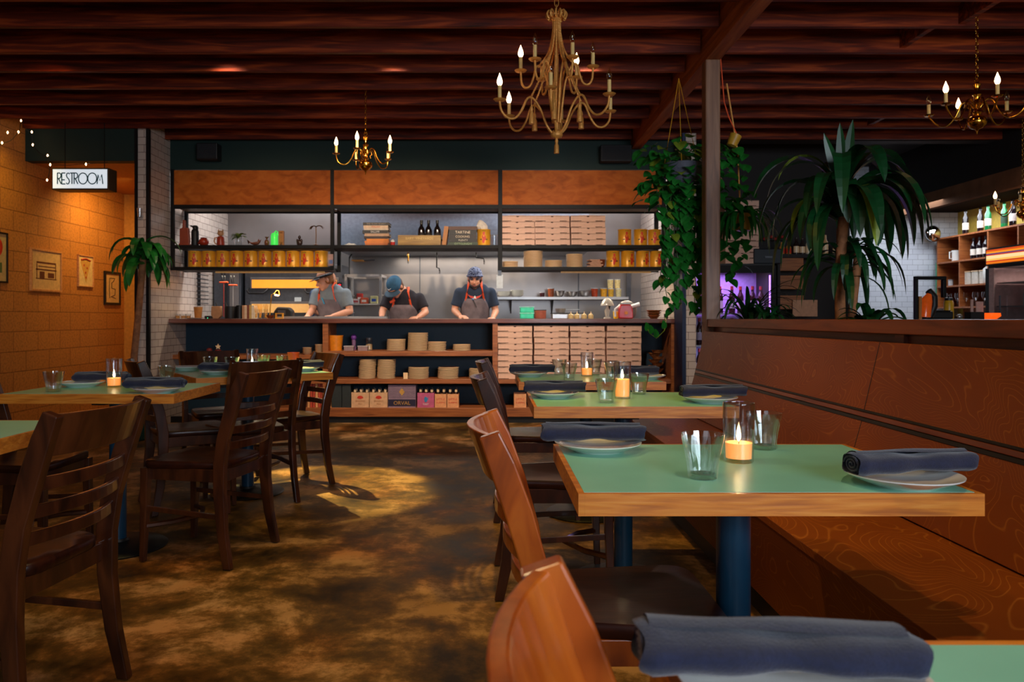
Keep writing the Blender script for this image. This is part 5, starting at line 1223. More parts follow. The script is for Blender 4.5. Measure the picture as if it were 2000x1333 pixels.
# third cook: bandana
YP = 8.66
def pos(px, Y=YP): return (px-CX)*Y/F
zh = lambda py: H-(py-CY)*YP/F
t3, hp, hr = person((pos(928), YP, 0), 0, 'person in a patterned bandana, navy t-shirt and grey apron, working with both hands', dict(head=(0, -.135, zh(546)), zs=1.455, ys=-.10, pitch=.28, yaw=-.05, shirt=sh_navy, hair=mat('dark_hair', (40, 24, 18), .7), beard=True,
    arms=[((-.178, -.03, 1.375), (-.235, -.01, 1.17), (-.16, -.25, 1.10), (-.09, -.34, 1.09), 1.0), ((.178, -.03, 1.375), (.235, -.02, 1.16), (.20, -.25, 1.08), (.17, -.34, 1.07), .8)]))
m = MB(); 
for k in range(1):
    m.ball(hp(0, .008, .050), (.083, .102, .085), 20, M=hr)
m.tube([hp(.083*math.cos(a), .008+.100*math.sin(a), .030+.022*math.sin(-a)) for a in arc(0, 2*PI, 25)], .013, 8)
m.tube([hp(0, .105, .02), hp(-.01, .13, -.02), hp(-.02, .135, -.07)], [.014, .018, .006], 8)
nb_ = mat('bandana_print', (60, 66, 92), .9); 
def bandana_mat():
    m_, nt, b_ = newmat('bandana_pattern'); N = nt.nodes; L_ = nt.links; tc = N.new('ShaderNodeTexCoord'); n_ = N.new('ShaderNodeTexNoise'); n_.inputs['Scale'].default_value = 20; n_.inputs['Distortion'].default_value = 2.5
    L_.new(tc.outputs['Object'], n_.inputs['Vector']); r_ = ramp(N, [(.44, lin((52, 50, 76))), (.5, lin((196, 200, 220))), (.58, lin((86, 92, 128)))]); L_.new(n_.outputs['Fac'], r_.inputs['Fac']); L_.new(r_.outputs['Color'], b_.inputs['Base Color']); b_.inputs['Roughness'].default_value = .9; return m_
m.build('bandana', bandana_mat(), t3, smooth=True)
MB().prism([(-.085, .0), (-.05, -.04), (0, -.058), (.05, -.04), (.085, .0), (.05, -.018), (0, -.032), (-.05, -.018)], 'y', -.003, 0).build('shirt_print', M_red, t3).location = (0, -.166, 1.350)
MB().prism([(-.022, 0), (-.006, .016), (-.014, .02), (0, .04), (.014, .02), (.006, .016), (.022, 0), (0, .008)], 'y', -.002, 0).build('shirt_emblem', M_white, t3).location = (0, -.172, 1.295)
MB().tube([(-.02, -.175, 1.29), (.02, -.178, 1.20)], .006, 8).build('pen', M_black, t3); MB().ball((-.022, -.178, 1.295), (.011, .008, .011)).build('pen_top', col('blue_cap', (80, 150, 200)), t3, smooth=True)
# second cook: cap, head bowed to his right
t2, hp, hr = person((pos(790), YP, 0), -.05, 'person in a blue cap bent forward, black t-shirt and grey apron', dict(head=(-.065, -.22, zh(563)), zs=1.385, ys=-.16, pitch=.85, yaw=-.42, shirt=sh_blk, hair=M_hair, sx=.2,
    arms=[((-.17, -.10, 1.305), (-.225, -.14, 1.16), (-.20, -.33, 1.09), (-.16, -.42, 1.08), 1.0), ((.18, -.06, 1.315), (.255, -.09, 1.15), (.20, -.30, 1.09), (.12, -.37, 1.075), .7)]))
m = MB(); m.ball(hp(0, .01, .048), (.084, .102, .086), 20, M=hr); m.build('cap_crown', cap_blue, t2, smooth=True)
m = MB(); vs = []; 
for i in range(6):
    for j in range(11):
        a = -PI/2+(-1+2*j/10)*.95; r0 = .10+.075*i/5*math.cos((a+PI/2)*.9); vs.append(hp(.86*r0*math.cos(a), r0*math.sin(a)+.008, .028-.012*i/5-.012*abs(math.cos(a))*1.5))
m.add(vs, [(i*11+j, i*11+j+1, i*11+j+12, i*11+j+11) for i in range(5) for j in range(10)]); br = m.build('cap_brim', mat('brim_blue', (56, 78, 96), .8), t2, smooth=True); so = br.modifiers.new('s', 'SOLIDIFY'); so.thickness = .004
sw = MB(); cpts = [(-.028, 0), (-.016, -.012), (.004, -.004), (.034, .014)]
sw.tube([hp(x, -.10+abs(x)*.25-.002*k, .075+z) for k, (x, z) in enumerate(cpts)], [.002, .005, .004, .001], 6).build('cap_mark', M_white, t2)
MB().box(-.03, .03, -.008, .008, -.012, .012, M=Matrix.Rotation(-.45, 4, 'Y')).build('strap_tail', M_orange, t2).location = (-.10, -.215, 1.27)
# first cook: visor, face in profile to the left
t1, hp, hr = person((pos(648), YP, 0), -.25, 'person in a dark visor, grey t-shirt and brown apron, looking down', dict(head=(-.03, -.12, zh(549)), zs=1.445, ys=-.09, pitch=.35, yaw=-.85, shirt=sh_gry, hair=mat('sandy_hair', (140, 84, 44), .8, noise=.3, nscale=60), sx=.2,
    arms=[((-.17, -.04, 1.365), (-.19, -.10, 1.17), (-.15, -.30, 1.10), (-.10, -.38, 1.09), .8), ((.18, -.01, 1.365), (.24, -.03, 1.16), (.13, -.26, 1.10), (.05, -.31, 1.085), .8)]))
m = MB(); m.tube([hp(.083*math.cos(a), .008+.100*math.sin(a), .052) for a in arc(0, 2*PI, 25)], .016, 8).build('visor_band', M_black, t1, smooth=True)
vs = []
for i in range(6):
    for j in range(11):
        a = -PI/2+(-1+2*j/10)*.95; r0 = .10+.075*i/5*math.cos((a+PI/2)*.9); vs.append(hp(.86*r0*math.cos(a), r0*math.sin(a)+.008, .052-.01*i/5))
br = MB().add(vs, [(i*11+j, i*11+j+1, i*11+j+12, i*11+j+11) for i in range(5) for j in range(10)]).build('visor_brim', M_black, t1, smooth=True); so = br.modifiers.new('s', 'SOLIDIFY'); so.thickness = .004
MB().tube([(-.04, -.165, 1.31), (-.01, -.168, 1.24)], .007, 8).build('blue_pen', col('blue_pen', (50, 150, 190)), t1)
# fourth, mostly hidden person in blue behind the first cook
t4, hp, hr = person((pos(630, 8.86), 8.86, 0), 1.1, 'person in a blue shirt mostly hidden behind the cook in the visor', dict(head=(.03, -.08, 1.50), zs=1.40, ys=-.08, pitch=.3, yaw=-.6, shirt=mat('blue_tshirt', (44, 70, 110), .9), hair=M_hair,
    arms=[((-.17, -.03, 1.36), (-.185, -.04, 1.17), (-.13, -.22, 1.10), (-.08, -.29, 1.09), .8), ((.17, -.03, 1.36), (.18, -.04, 1.15), (.13, -.22, 1.10), (.08, -.27, 1.09), .8)]))

# ---------------- chandeliers ----------------
def chain(m, z0, z1_, r=.011):
    z = z0; k = 0
    while z < z1_:
        pts = [V((r*.75*math.cos(a), 0, r*1.5*math.sin(a))) for a in arc(0, 2*PI, 11)]
        if k % 2: pts = [V((0, p.x, p.z)) for p in pts]
        m.tube([p+V((0, 0, z)) for p in pts], .0022, 5); z += r*2.2; k += 1
def bulb_mb(): return MB().lathe([(.006, 0), (.012, .008), (.0155, .02), (.013, .036), (.006, .055), (.0022, .066), (0, .072)], n=12)
def candle_arm(par, ang, path, z_end, lit, Mm, pan=.03, sleeve=.075, tube=.0055, nm='arm'):
    R_ = Matrix.Rotation(ang, 3, 'Z')
    a = MB().tube([R_ @ V((x, 0, z)) for x, z in path], tube, 8).build(nm, Mm, par, smooth=True)
    e = R_ @ V((path[-1][0], 0, path[-1][1]))
    MB().lathe([(0, 0), (pan*.4, .002), (pan*.8, .002), (pan, .010), (pan*1.05, .011), (pan*.8, .006), (0, .006)], e, 18).build('drip_pan', Mm, a, smooth=True)
    MB().lathe([(.0105, .004), (.0105, sleeve), (0, sleeve)], e, 12).build('candle_sleeve', M_cand, a, smooth=True)
    if lit is not None:
        b_ = bulb_mb().build('bulb', M_bulb if lit else M_bulboff, a, smooth=True); b_.location = e+V((0, 0, sleeve))
        if lit: return e+V((0, 0, sleeve+.03))
    return None
def spline(pts, n=5):
    out = []
    P_ = [pts[0]]+list(pts)+[pts[-1]]
    for i in range(1, len(P_)-2):
        for k in range(n):
            t = k/n; p0, p1, p2, p3 = P_[i-1:i+3]
            out.append(tuple(.5*((2*p1[c])+(-p0[c]+p2[c])*t+(2*p0[c]-5*p1[c]+4*p2[c]-p3[c])*t*t+(-p0[c]+3*p1[c]-3*p2[c]+p3[c])*t**3) for c in range(len(p1))))
    out.append(tuple(pts[-1])); return out
def small_chand(px, pyb, Y, label, n, a0, lits, Rr, en, chain_top=3.12, sc=1.0):
    p = at(px, pyb, Y); t = thing('brass_chandelier', label, 'chandelier', (p.x, Y, p.z), group='brass chandeliers')
    MB().lathe([(0, -.045), (.004, -.04), (.004, -.03), (.012, -.012), (.03, -.006), (.05, .015), (.056, .035), (.05, .055), (.03, .07), (.016, .078)], n=28).build('ball', M_brass, t, smooth=True)
    MB().lathe([(.018, .075), (.026, .09), (.016, .10), (.018, .13), (.028, .145), (.018, .155), (.014, .18), (.024, .20), (.012, .215), (.018, .25), (.022, .262), (.008, .275)], n=20).build('column', M_brass, t, smooth=True)
    MB().tube([(.014*math.cos(a), 0, .29+.014*math.sin(a)) for a in arc(0, 2*PI, 14)], .003, 6).build('ring', M_brass, t, smooth=True)
    m = MB(); chain(m, .31, chain_top-p.z); m.build('chain', M_brass, t, smooth=True)
    path = spline([(.018, .12), (.035, .15), (.06, .165), (.085, .15), (.11, .09), (.15, .04), (.19, .035), (.225, .06), (Rr, .11)], 4)
    for k in range(n):
        q = candle_arm(t, a0+2*PI*k/n, path, 0, lits[k], M_brass)
        if q: light('POINT', 'bulb_light', V((p.x, Y, p.z))+q+V((0, 0, .0)), en*3.2, WARM, size=.011)
    for k in range(n):
        a = a0+2*PI*(k+.5)/n; MB().tube([(math.cos(a)*x, math.sin(a)*x, z) for x, z in ((.02, .13), (.045, .15), (.05, .12), (.035, .11), (.04, .09))], .004, 6).build('scroll', M_brass, t, smooth=True)
    return t
small_chand(714, 331, 6.2, 'small brass chandelier in front of the kitchen header', 5, R(263), [1, 0, 1, 0, 1] and [1, 0, 0, 1, 1] and [1, 1, 0, 0, 1], .235, 3.2)
small_chand(1908, 249, 4.65, 'brass chandelier with six arms at the upper right, on a thin chain', 6, R(20), [0, 1, 0, 1, 1, 0][:5]+[None], .26, 2.0)
small_chand(1998, 425, 7.2, 'brass chandelier cut by the right edge in front of the bottle shelves', 6, R(170), [1, 0, 1, 0, 1, 0], .24, 2.0)
# large rope chandelier
p = at(1087, 268, 4.3); c3 = thing('rope_chandelier', 'large two-tier chandelier with rope strands and tassels', 'chandelier', (p.x, 4.3, p.z))
MB().lathe([(0, -.01), (.03, 0), (.036, .012), (.03, .03), (.02, .04)], n=20).build('hub', M_rope, c3, smooth=True)
MB().lathe([(.012, .03), (.012, .40), (.009, .60)], n=12).build('stem', M_rope, c3, smooth=True)
def tassel(m, c, L_=.10, r=.014):
    c = V(c); m.lathe([(0, 0), (.007, 0), (r*.8, -.015), (r*.6, -.028), (r, -.04), (r*1.15, -L_), (0, -L_)], c, 12); 
m = MB(); tassel(m, (0, 0, -.008), .085, .013); m.build('tassel', M_rope, c3, smooth=True)
lowp = spline([(.02, .015), (.06, .06), (.10, .15), (.145, .205), (.18, .20), (.215, .13), (.255, .085), (.30, .085), (.335, .12), (.345, .17)], 4)
upp = spline([(.02, .03), (.035, .15), (.05, .26), (.085, .35), (.115, .355), (.13, .30), (.15, .25), (.18, .24), (.20, .27), (.205, .33)], 4)
lit_low = {3: 1, 4: 1}
for k in range(6):
    a = R(20+60*k)
    q = candle_arm(c3, a, lowp, 0, 1 if k in (2, 3) else 0, M_rope, pan=.034, sleeve=.085, tube=.0065, nm='lower_arm')
    if q: light('POINT', 'bulb_light', V((p.x, 4.3, p.z))+q, 12, WARM, size=.011)
    a2 = R(50+60*k)
    q = candle_arm(c3, a2, [(x, z+.05) for x, z in upp], 0, 1 if k in (0, 2) else 0, M_rope, pan=.034, sleeve=.085, tube=.0065, nm='upper_arm')
    if q: light('POINT', 'bulb_light', V((p.x, 4.3, p.z))+q, 12, WARM, size=.011)
def rope(par, pts, r=.006):
    pts = [V(q) for q in pts]; n = len(pts)
    for ph in (0, PI):
        pass
    m = MB()
    for ph in (0, 2.1, 4.2):
        out = []; s_ = 0
        for i in range(n):
            if i: s_ += (pts[i]-pts[i-1]).length
            t_ = (pts[min(i+1, n-1)]-pts[max(0, i-1)]).normalized(); x_ = t_.cross(V((.3, .9, .1))).normalized(); y_ = x_.cross(t_)
            a = s_*260+ph; out.append(pts[i]+(x_*math.cos(a)+y_*math.sin(a))*r*.55)
        m.tube(out, r*.62, 5)
    return m.build('rope_strand', M_rope, par, smooth=True)
ztop = .663
for k in range(12):
    a = R(20+30*k) if k % 2 == 0 else R(20+30*k)
    low = k % 2 == 0; r1, z1_ = (.155, .215) if low else (.10, .40)
    path = spline([(.018, ztop), (.021, .58), (.036, .50), (.075, .38), (.155, .215)] if low else [(.018, ztop), (.023, .58), (.048, .48), (.104, .402)], 14)
    rope(c3, [(x*math.cos(a), x*math.sin(a), z) for x, z in path])
    path = spline([(.018, ztop), (.022, ztop+.03), (.045, ztop+.05), (.058, ztop+.03), (.048, ztop+.008), (.036, ztop+.022)], 6)
    MB().tube([(x*math.cos(a), x*math.sin(a), z) for x, z in path], .005, 6).build('crown_loop', M_rope, c3, smooth=True)
    if low: m = MB(); tassel(m, (.155*math.cos(a), .155*math.sin(a), .16), .10); m.tube([(.155*math.cos(a), .155*math.sin(a), .215), (.155*math.cos(a), .155*math.sin(a), .16)], .003); m.build('tassel', M_rope, c3, smooth=True)
MB().tube([(.024*math.cos(a), .024*math.sin(a), ztop-.005+.0012*a) for a in arc(0, 6*PI, 60)], .0045, 6).build('binding', M_rope, c3, smooth=True)
m = MB(); chain(m, ztop+.03, 3.13-p.z, .016); m.build('chain', M_rope, c3, smooth=True)


# ---------------- plants ----------------
# tall cane plant in the left corner
cp = thing('cane_plant', 'tall cane plant with a leaning trunk and drooping leaves in a teal pot', 'plant', (-3.16, 6.72, 0))
MB().lathe([(.10, 0), (.13, .02), (.16, .26), (.155, .27), (.14, .25), (0, .24)], n=24).build('pot', mat('teal_pot', (22, 84, 76), .4), cp, smooth=True)
MB().tube([(-.02, 0, .2), (0, 0, .7), (.05, 0, 1.2), (.085, 0, 1.62)], [.035, .03, .028, .03], 12).build('trunk', M_trunk, cp, smooth=True)
m = MB(); r_ = random.Random(12)
for k in range(46):
    a = r_.uniform(0, 2*PI); e = r_.uniform(-.25, 1.3); z0_ = 1.55+.22*r_.random()
    leafmesh(m, (.085+.03*math.cos(a), .03*math.sin(a), z0_), (math.cos(a), math.sin(a), e), (0, 0, 1), r_.uniform(.25, .38), r_.uniform(.036, .052), 9, r_.uniform(2.0, 4.0), 0)
m.build('foliage', M_leaf, cp)
# big dracaena behind the booth partition
dr = thing('dracaena', 'large corn plant with long arching leaves behind the booth partition', 'plant', (1.97, 4.25, 0))
MB().box(-.16, .16, -.16, .16, 0, .92).build('planter', M_dark, dr, bevel=.01)
MB().tube([(0, 0, .9), (-.01, 0, 1.3), (.02, 0, 1.75)], [.03, .027, .03], 12).tube([(.06, .03, .9), (.09, .04, 1.2), (.12, .05, 1.45)], [.025, .022, .024], 10).build('trunk', M_trunk, dr, smooth=True)
m = MB(); r_ = random.Random(21)
for k in range(40):
    a = r_.uniform(0, 2*PI); e = r_.uniform(.35, 2.6); 
    leafmesh(m, (.03*math.cos(a), .03*math.sin(a), 1.62+.25*r_.random()), (math.cos(a), math.sin(a), e), (0, 0, 1), r_.uniform(.42, .66), r_.uniform(.034, .058), 14, r_.uniform(2.4, 4.2), 1 if r_.random() < .08 else 0, .22)
for (dx, dz, ln) in ((-.25, 1.0, .36), (.08, 1.0, .42), (-.05, 1, .40)): leafmesh(m, (.02, 0, 1.78), (dx*1.3, 0, dz), (0, 1, 0), ln, .034, 10, .1, 0)
for s_ in range(9): a = -1.2+s_*.32; leafmesh(m, (.04, 0, 1.74), (math.cos(a), math.sin(a)*.6, 1.0+.1*s_ % .5), (0, 0, 1), .66, .052, 14, 3.2+.15*s_, 0)
m.build('foliage', [M_leafd, M_leafy], dr)
m = MB()
for k in range(34):
    a = r_.uniform(0, 2*PI); leafmesh(m, (.05+.04*math.cos(a), .03, 1.30+.22*r_.random()), (math.cos(a), math.sin(a), r_.uniform(.1, 1.4)), (0, 0, 1), r_.uniform(.28, .46), .022, 10, r_.uniform(2, 4))
m.build('lower_foliage', M_leafd, dr)
def spiky(px, Y, z, n, ln, w_, label, seed, Mm, up=1.0, grp='low leafy plants behind the partition'):
    p_ = at(px, 0, Y); t = thing('leafy_plant', label, 'plant', (p_.x, Y, z), group=grp)
    MB().lathe([(.06, -.16), (.085, -.02), (.08, -.02), (0, -.03)], n=16).build('pot', M_dark, t, smooth=True)
    m_ = MB(); q = random.Random(seed)
    for k in range(n): a = q.uniform(0, 2*PI); leafmesh(m_, (.015*math.cos(a), .015*math.sin(a), -.03), (math.cos(a), math.sin(a), q.uniform(.3, 2.4)*up), (0, 0, 1), ln*q.uniform(.6, 1.1), w_, 9, q.uniform(1.2, 3.2))
    m_.build('foliage', Mm, t); return t
# planter box carrying the low plants
pb_ = thing('planter_shelf', 'dark planter ledge behind the booth partition', 'planter', (1.80, 4.0, 0))
for n_, q in (('box', (-.16, .15, .45, 1.25)), ('box', (-.16, .50, -1.1, .05))): MB().box(*q, 0, .90).build('planter_box', M_dark, pb_); MB().box(*q, .9, .905).build('planter_top', M_rail, pb_)
spiky(1462, 5.1, 1.065, 34, .50, .016, 'spiky green plant on the partition in front of the wine cooler', 5, M_leafd, 1.6)
spiky(1500, 4.78, 1.065, 22, .26, .014, 'small dark spiky plant on the partition right of the wine cooler', 6, M_leafd, 1.6)
spiky(1700, 3.95, 1.065, 16, .30, .024, 'broad-leaved low plant on the partition under the corn plant', 7, M_leafd, 1.2)
spiky(1790, 3.7, 1.065, 9, .26, .012, 'thin low plant on the partition at right with a yellowing leaf', 8, M_leafy, .2)
# hanging pothos
hpz = 2.13; HP = V((1.39, 5.46, hpz)); po = thing('hanging_pothos', 'hanging pothos basket with long trailing vines beside the wooden post', 'plant', HP)
MB().lathe([(0, -.10), (.06, -.10), (.12, -.04), (.15, .05), (.145, .06), (.13, .04), (0, .03)], n=24).build('basket', mat('grey_basket', (84, 84, 96), .7, bump=.5), po, smooth=True)
for a in (2.6, 4.4, .4): MB().tube([(.14*math.cos(a), .14*math.sin(a), .05), (-.03, 0, .68)], .0025, 5).build('hanger_wire', M_can, po)
fo = MB(); vi = MB(); r_ = random.Random(33)
def heart(m_, c, d, s_, mi=0): leafmesh(m_, c, d, (r_.uniform(-.3, .3), r_.uniform(-1, .2), 1), s_, s_*.42, 6, .8, mi, .18, 'heart')
for k in range(230):
    a = r_.uniform(0, 2*PI); rr = r_.uniform(.05, .265)**.9; z = r_.uniform(-.32, .26)*(1-rr*.8)
    heart(fo, (rr*math.cos(a), rr*math.sin(a)*.8, z), (math.cos(a), math.sin(a)-.4, r_.uniform(-.8, .6)), r_.uniform(.07, .125), 1 if r_.random() < .10 else 0)
def vine(x0, y0, z0_, zb, sway, dens=.06, sz=.075):
    pts = []; z = z0_; ph = r_.uniform(0, 6)
    while z > zb: u = (z0_-z)/(z0_-zb+1e-6); pts.append(V((x0+sway*u+.02*math.sin(z*9+ph), y0+.015*math.cos(z*7+ph), z))); z -= .04
    vi.tube(pts, .003, 5)
    for i, q in enumerate(pts):
        if r_.random() < .04/dens: a = r_.uniform(0, 2*PI); heart(fo, q, (math.cos(a), -abs(math.sin(a)), -.7), r_.uniform(.8, 1.25)*sz, 1 if r_.random() < .06 else 0)
for k in range(14):
    x_ = r_.uniform(-.12, .22); vine(x_, r_.uniform(-.12, .12), -.05, r_.uniform(-.45, -.92), r_.uniform(-.05, .05), .07, .08)
for x_, zb in ((-.14, -1.03), (-.09, -1.0), (-.04, -.98), (.02, -1.02), (-.18, -.82), (.08, -.95), (.04, -1.0)): vine(x_, -.05, -.1, zb, .03, .065, .08)
fo.build('foliage', [M_leaf, M_leafy], po); vi.build('vines', M_vine, po)
# second hanging pot right of the post
H2 = at(1446, 430, 5.55); p2 = thing('hanging_planter', 'hanging planter with spider-like leaves right of the post', 'plant', H2, group=None)
MB().lathe([(0, -.08), (.07, -.08), (.10, .04), (.095, .04), (0, .02)], n=20).build('pot', mat('amber_pot', (190, 140, 40), .4), p2, smooth=True)
MB().tube([(0, 0, .04), (-.02, 0, .5), (-.10, 0, 1.0)], .006, 6).build('hanger', M_rope, p2)
m = MB()
for k in range(60): a = r_.uniform(0, 2*PI); leafmesh(m, (.04*math.cos(a), .04*math.sin(a), .03), (math.cos(a), math.sin(a), r_.uniform(.1, 1.2)), (0, 0, 1), r_.uniform(.22, .40), .015, 9, r_.uniform(2.2, 4.5), 0)
for k in range(90): a = r_.uniform(0, 2*PI); heart(m, (r_.uniform(-.17, .06), r_.uniform(-.1, .1), r_.uniform(-.45, .55)), (math.cos(a), -abs(math.sin(a)), -.5), r_.uniform(.06, .11), 0)
m.build('foliage', [M_leaf, M_leafd], p2)
H3 = at(1434, 272, 5.3); p3 = thing('hanging_pot', 'small yellow pot hanging on a cord right of the wooden post', 'pot', H3)  # plain pot on a cord, carries no lamp
MB().lathe([(0, -.055), (.035, -.05), (.042, .03), (.038, .03), (0, .02)], n=18, M=Matrix.Rotation(.4, 3, 'Y')).build('pot', mat('amber_pot', (190, 140, 40), .4), p3, smooth=True)
MB().tube([(.02, 0, .03), (-.04, 0, .16), (-.07, 0, .26), (-.10, 0, .62)], .004, 6).build('cord', M_orange, p3)
# trailing sprig at the right end of the counter
sp_ = thing('trailing_sprig', 'pothos sprig hanging over the right end of the counter', 'plant', (at(1300, 0, YK-.03).x, YK-.035, 1.075))
m = MB().tube([(0, .06, .003), (.0, .02, .012), (.0, -.02, -.02), (-.02, -.03, -.12), (-.10, -.03, -.20), (-.17, -.02, -.15), (-.19, -.02, -.10)], .0035, 6); m.build('vine', M_leafy, sp_, smooth=True)
m = MB(); 
for q in ((-.02, -.03, -.10), (-.10, -.03, -.19), (-.15, -.03, -.15), (-.19, -.02, -.12)): leafmesh(m, q, (-.2, -.3, .9), (.3, -1, 0), .10, .034, 6, .3, 0, .15, 'heart')
m.build('foliage', M_leaf, sp_)

# ---------------- bar side ----------------
wc = thing('wine_cooler', 'black glass-door wine cooler lit purple inside', 'cooler', (0, 7.98, 0))
xa, xb = 2.06, at(1516, 0, 7.98).x; zc_ = 1.655
MB().box(xa, xb, 0, .02, 0, .12).box(xa, xa+.03, 0, .55, 0.12, zc_).box(xb-.03, xb, 0, .55, .12, zc_).box(xa, xb, 0, .55, zc_-.06, zc_).box(xa+.03, xb-.03, .52, .55, .12, zc_-.06).box(xa, xb, .02, .55, 0, .12).build('cabinet', M_black, wc)
MB().box(xa+.03, xb-.03, .515, .52, .12, zc_-.06).build('inner_lining', mat('purple_lining', (200, 170, 230), .5), wc)
MB().box(xa+.01, xa+.06, -.03, 0, .1, zc_-.02).box(xb-.06, xb-.01, -.03, 0, .1, zc_-.02).box(xa+.06, xb-.06, -.03, 0, .1, .16).box(xa+.06, xb-.06, -.03, 0, zc_-.10, zc_-.02).build('door_frame', M_metalb, wc, bevel=.002)
MB().box(xa+.06, xb-.06, -.018, -.014, .16, zc_-.10).build('door_glass', M_glass, wc)
for z in (.45, .78, 1.12): MB().box(xa+.04, xb-.04, .05, .5, z, z+.012).build('shelf', M_steel, wc)
MB().box(xb-.058, xb-.045, .03, .045, .2, zc_-.12).build('led_strip', mat('purple_led', (190, 130, 255), emit=3.5, ecol=(190, 120, 255)), wc)
light('AREA', 'cooler_light', ((xa+xb)/2, 8.2, zc_-.08), 6, (.62, .35, 1), size=.5, sizey=.3, rot=(0, 0, 0))
light('AREA', 'cooler_light', ((xa+xb)/2, 8.06, .76), 4, (.45, .6, 1), size=.5, sizey=.1, rot=(0, 0, 0))
wbs = make_bottle('x', (60, 22, 30), 'bottles in the wine cooler', (226, 206, 214), (190, 40, 60), h=.29, r=.034)
nm = ['first', 'second', 'third', 'fourth', 'fifth', 'sixth', 'seventh', 'eighth']
for row, z in enumerate((1.133, .793, .463)):
    for k in range(8):
        xx = xa+.09+k*(xb-xa-.18)/7
        put(wbs, (xx, 8.12+(.06 if k % 2 else 0), z), 0, '%s bottle from the left on the %s shelf of the wine cooler' % (nm[k], ['top', 'middle', 'lower'][row]))
simple('black_case', 'flat black case on top of the wine cooler', 'case', 1494, 8.1, 1.656, lambda t: (MB().box(-.15, .15, -.1, .2, 0, .16).build('case', mat('case_navy', (20, 26, 36), .5), t, bevel=.01), MB().box(-.04, .04, -.11, -.1, .06, .08).build('latch', M_steeld, t)))
# back bar shelf with boards against the dark wall
sb = thing('back_bar', 'dark wooden back bar cabinet with board front', 'cabinet', (0, 8.25, 0))
xa, xb = at(1520, 0, 8.25).x, at(1668, 0, 8.25).x
MB().box(xa, xb, 0, .34, 0, .96).box(xa, xb, 0, .34, 1.74, 1.78).box(xa, xa+.03, .02, .34, .96, 1.74).build('carcass', M_dark, sb)
for z in (1.18, 1.40, 1.60): MB().box(xa+.03, xa+.3, .06, .08, z-.0, z+.15).build('board', M_shelfw, sb, bevel=.003)
MB().box(xa+.17, xa+.44, .03, .04, 1.10, 1.28).build('paper_notice', mat('notice_tan', (196, 142, 108), .8), sb)
MB().box(xb-.04, xb, -.005, 0, .1, 1.28).build('edge_strip', M_shelfw, sb)
for k, (px, rgb, lb, h_) in enumerate(((1527, (196, 130, 50), 'yellow-labelled jar at the left of the back bar top', .14), (1540, (196, 130, 50), 'second yellow-labelled jar on the back bar top', .14), (1555, (40, 28, 26), 'dark bottle third on the back bar top', .19), (1567, (46, 34, 30), 'dark bottle fourth on the back bar top', .18), (1579, (210, 190, 160), 'pale bottle on the back bar top', .2), (1612, (206, 160, 110), 'tan bottle on the back bar top behind the leaves', .22), (1632, (220, 190, 130), 'short cream bottle on the back bar top', .13), (1658, (226, 196, 130), 'cream bottle at the right of the back bar top', .17))):
    simple('spirit_bottle', lb, 'bottle', px, 8.38, 1.781, lambda t: (L([(.03, 0), (.03, h_*.6), (.012, h_*.78), (.012, h_), (0, h_)]).build('glass_body', mat('sb_%d_%d_%d' % rgb, rgb, .25), t, smooth=True), L([(.031, h_*.12), (.031, h_*.5)], close=False).build('label', M_plate if k > 1 else M_red, t, smooth=True)), group='bottles on the back bar')
for k in range(7):
    o = MB().ball((0, 0, 0), (.02, .02, .018), 8).build('red_bloom', col('dried_red', (150, 24, 18)), smooth=True, loc=(at(1506+k*7, 0, 8.3).x, 8.5, 1.97+.012*(k % 3))); 
    tag(o, '%s red bloom in the row above the back bar jars' % nm[k], 'flower', 'red blooms on the back bar')
# glowing jars hide: support for blooms
o = MB().tube([(at(1500, 0, 8.3).x, 8.5, 1.96), (at(1552, 0, 8.3).x, 8.5, 1.965)], .008).tube([(at(1526, 0, 8.3).x, 8.5, 1.78), (at(1526, 0, 8.3).x, 8.5, 1.96)], .006).build('flower_stand', M_black); tag(o, 'thin dark stand carrying the red blooms on the back bar', 'stand')
# bottle shelves on the right wall
SH = thing('bottle_shelves', 'wooden cubby shelves on the right wall behind the bar', 'shelving', (6.05, 0, 0))
Y0, Y1 = 7.3, 10.27
for z in (2.16, 1.83, 1.51, 1.23): MB().box(0, .37, Y0, Y1, z-.02, z).build('shelf', M_shelfw, SH)
for y in (Y1-.0, 9.79, 9.23, 8.7, 8.2, 7.7): MB().box(.005, .36, y-.022, y, 1.23, 2.14).build('divider', M_shelfw, SH)
MB().box(.35, .365, Y0, Y1, 1.23, 2.14).build('back_panel', M_rail, SH)
MB().box(.36, .37, Y0, Y1, .0, 1.21).build('wall_panel', M_shelfw, SH)
MB().box(-.004, .3, Y1, Y1+.012, 1.40, 1.83).build('end_panel', mat('green_end', (60, 140, 110), .5), SH)
G = 'bottles along the top of the cubby shelves'
cols = [((24, 14, 16), (220, 205, 190)), ((30, 16, 16), (226, 214, 206)), ((20, 110, 60), (214, 206, 190)), ((26, 120, 66), (30, 60, 40)), ((26, 16, 20), (226, 216, 210)), ((24, 16, 20), (226, 216, 210)), ((30, 18, 16), (180, 60, 40)), ((22, 14, 16), (90, 60, 50)), ((40, 18, 16), (220, 190, 150)), ((24, 20, 18), (214, 196, 180))]
for k, (c_, l_) in enumerate(cols):
    b_ = make_bottle(('%s bottle from the far left on top of the cubby shelves, %s glass' % ((nm+['ninth', 'tenth'])[k], 'green' if c_[1] > 90 else 'dark')), c_, G, l_, h=.31); b_.location = (6.12+.05*(k % 2), 9.75-.22*k, 2.16)
for k in range(3):
    b_ = make_bottle(['left', 'middle', 'right'][k]+' dark wine bottle in the upper middle cubby', (24, 14, 18), 'bottles in the cubby', (220, 210, 196), h=.27); b_.location = (6.14, 9.62-.12*k, 1.83)
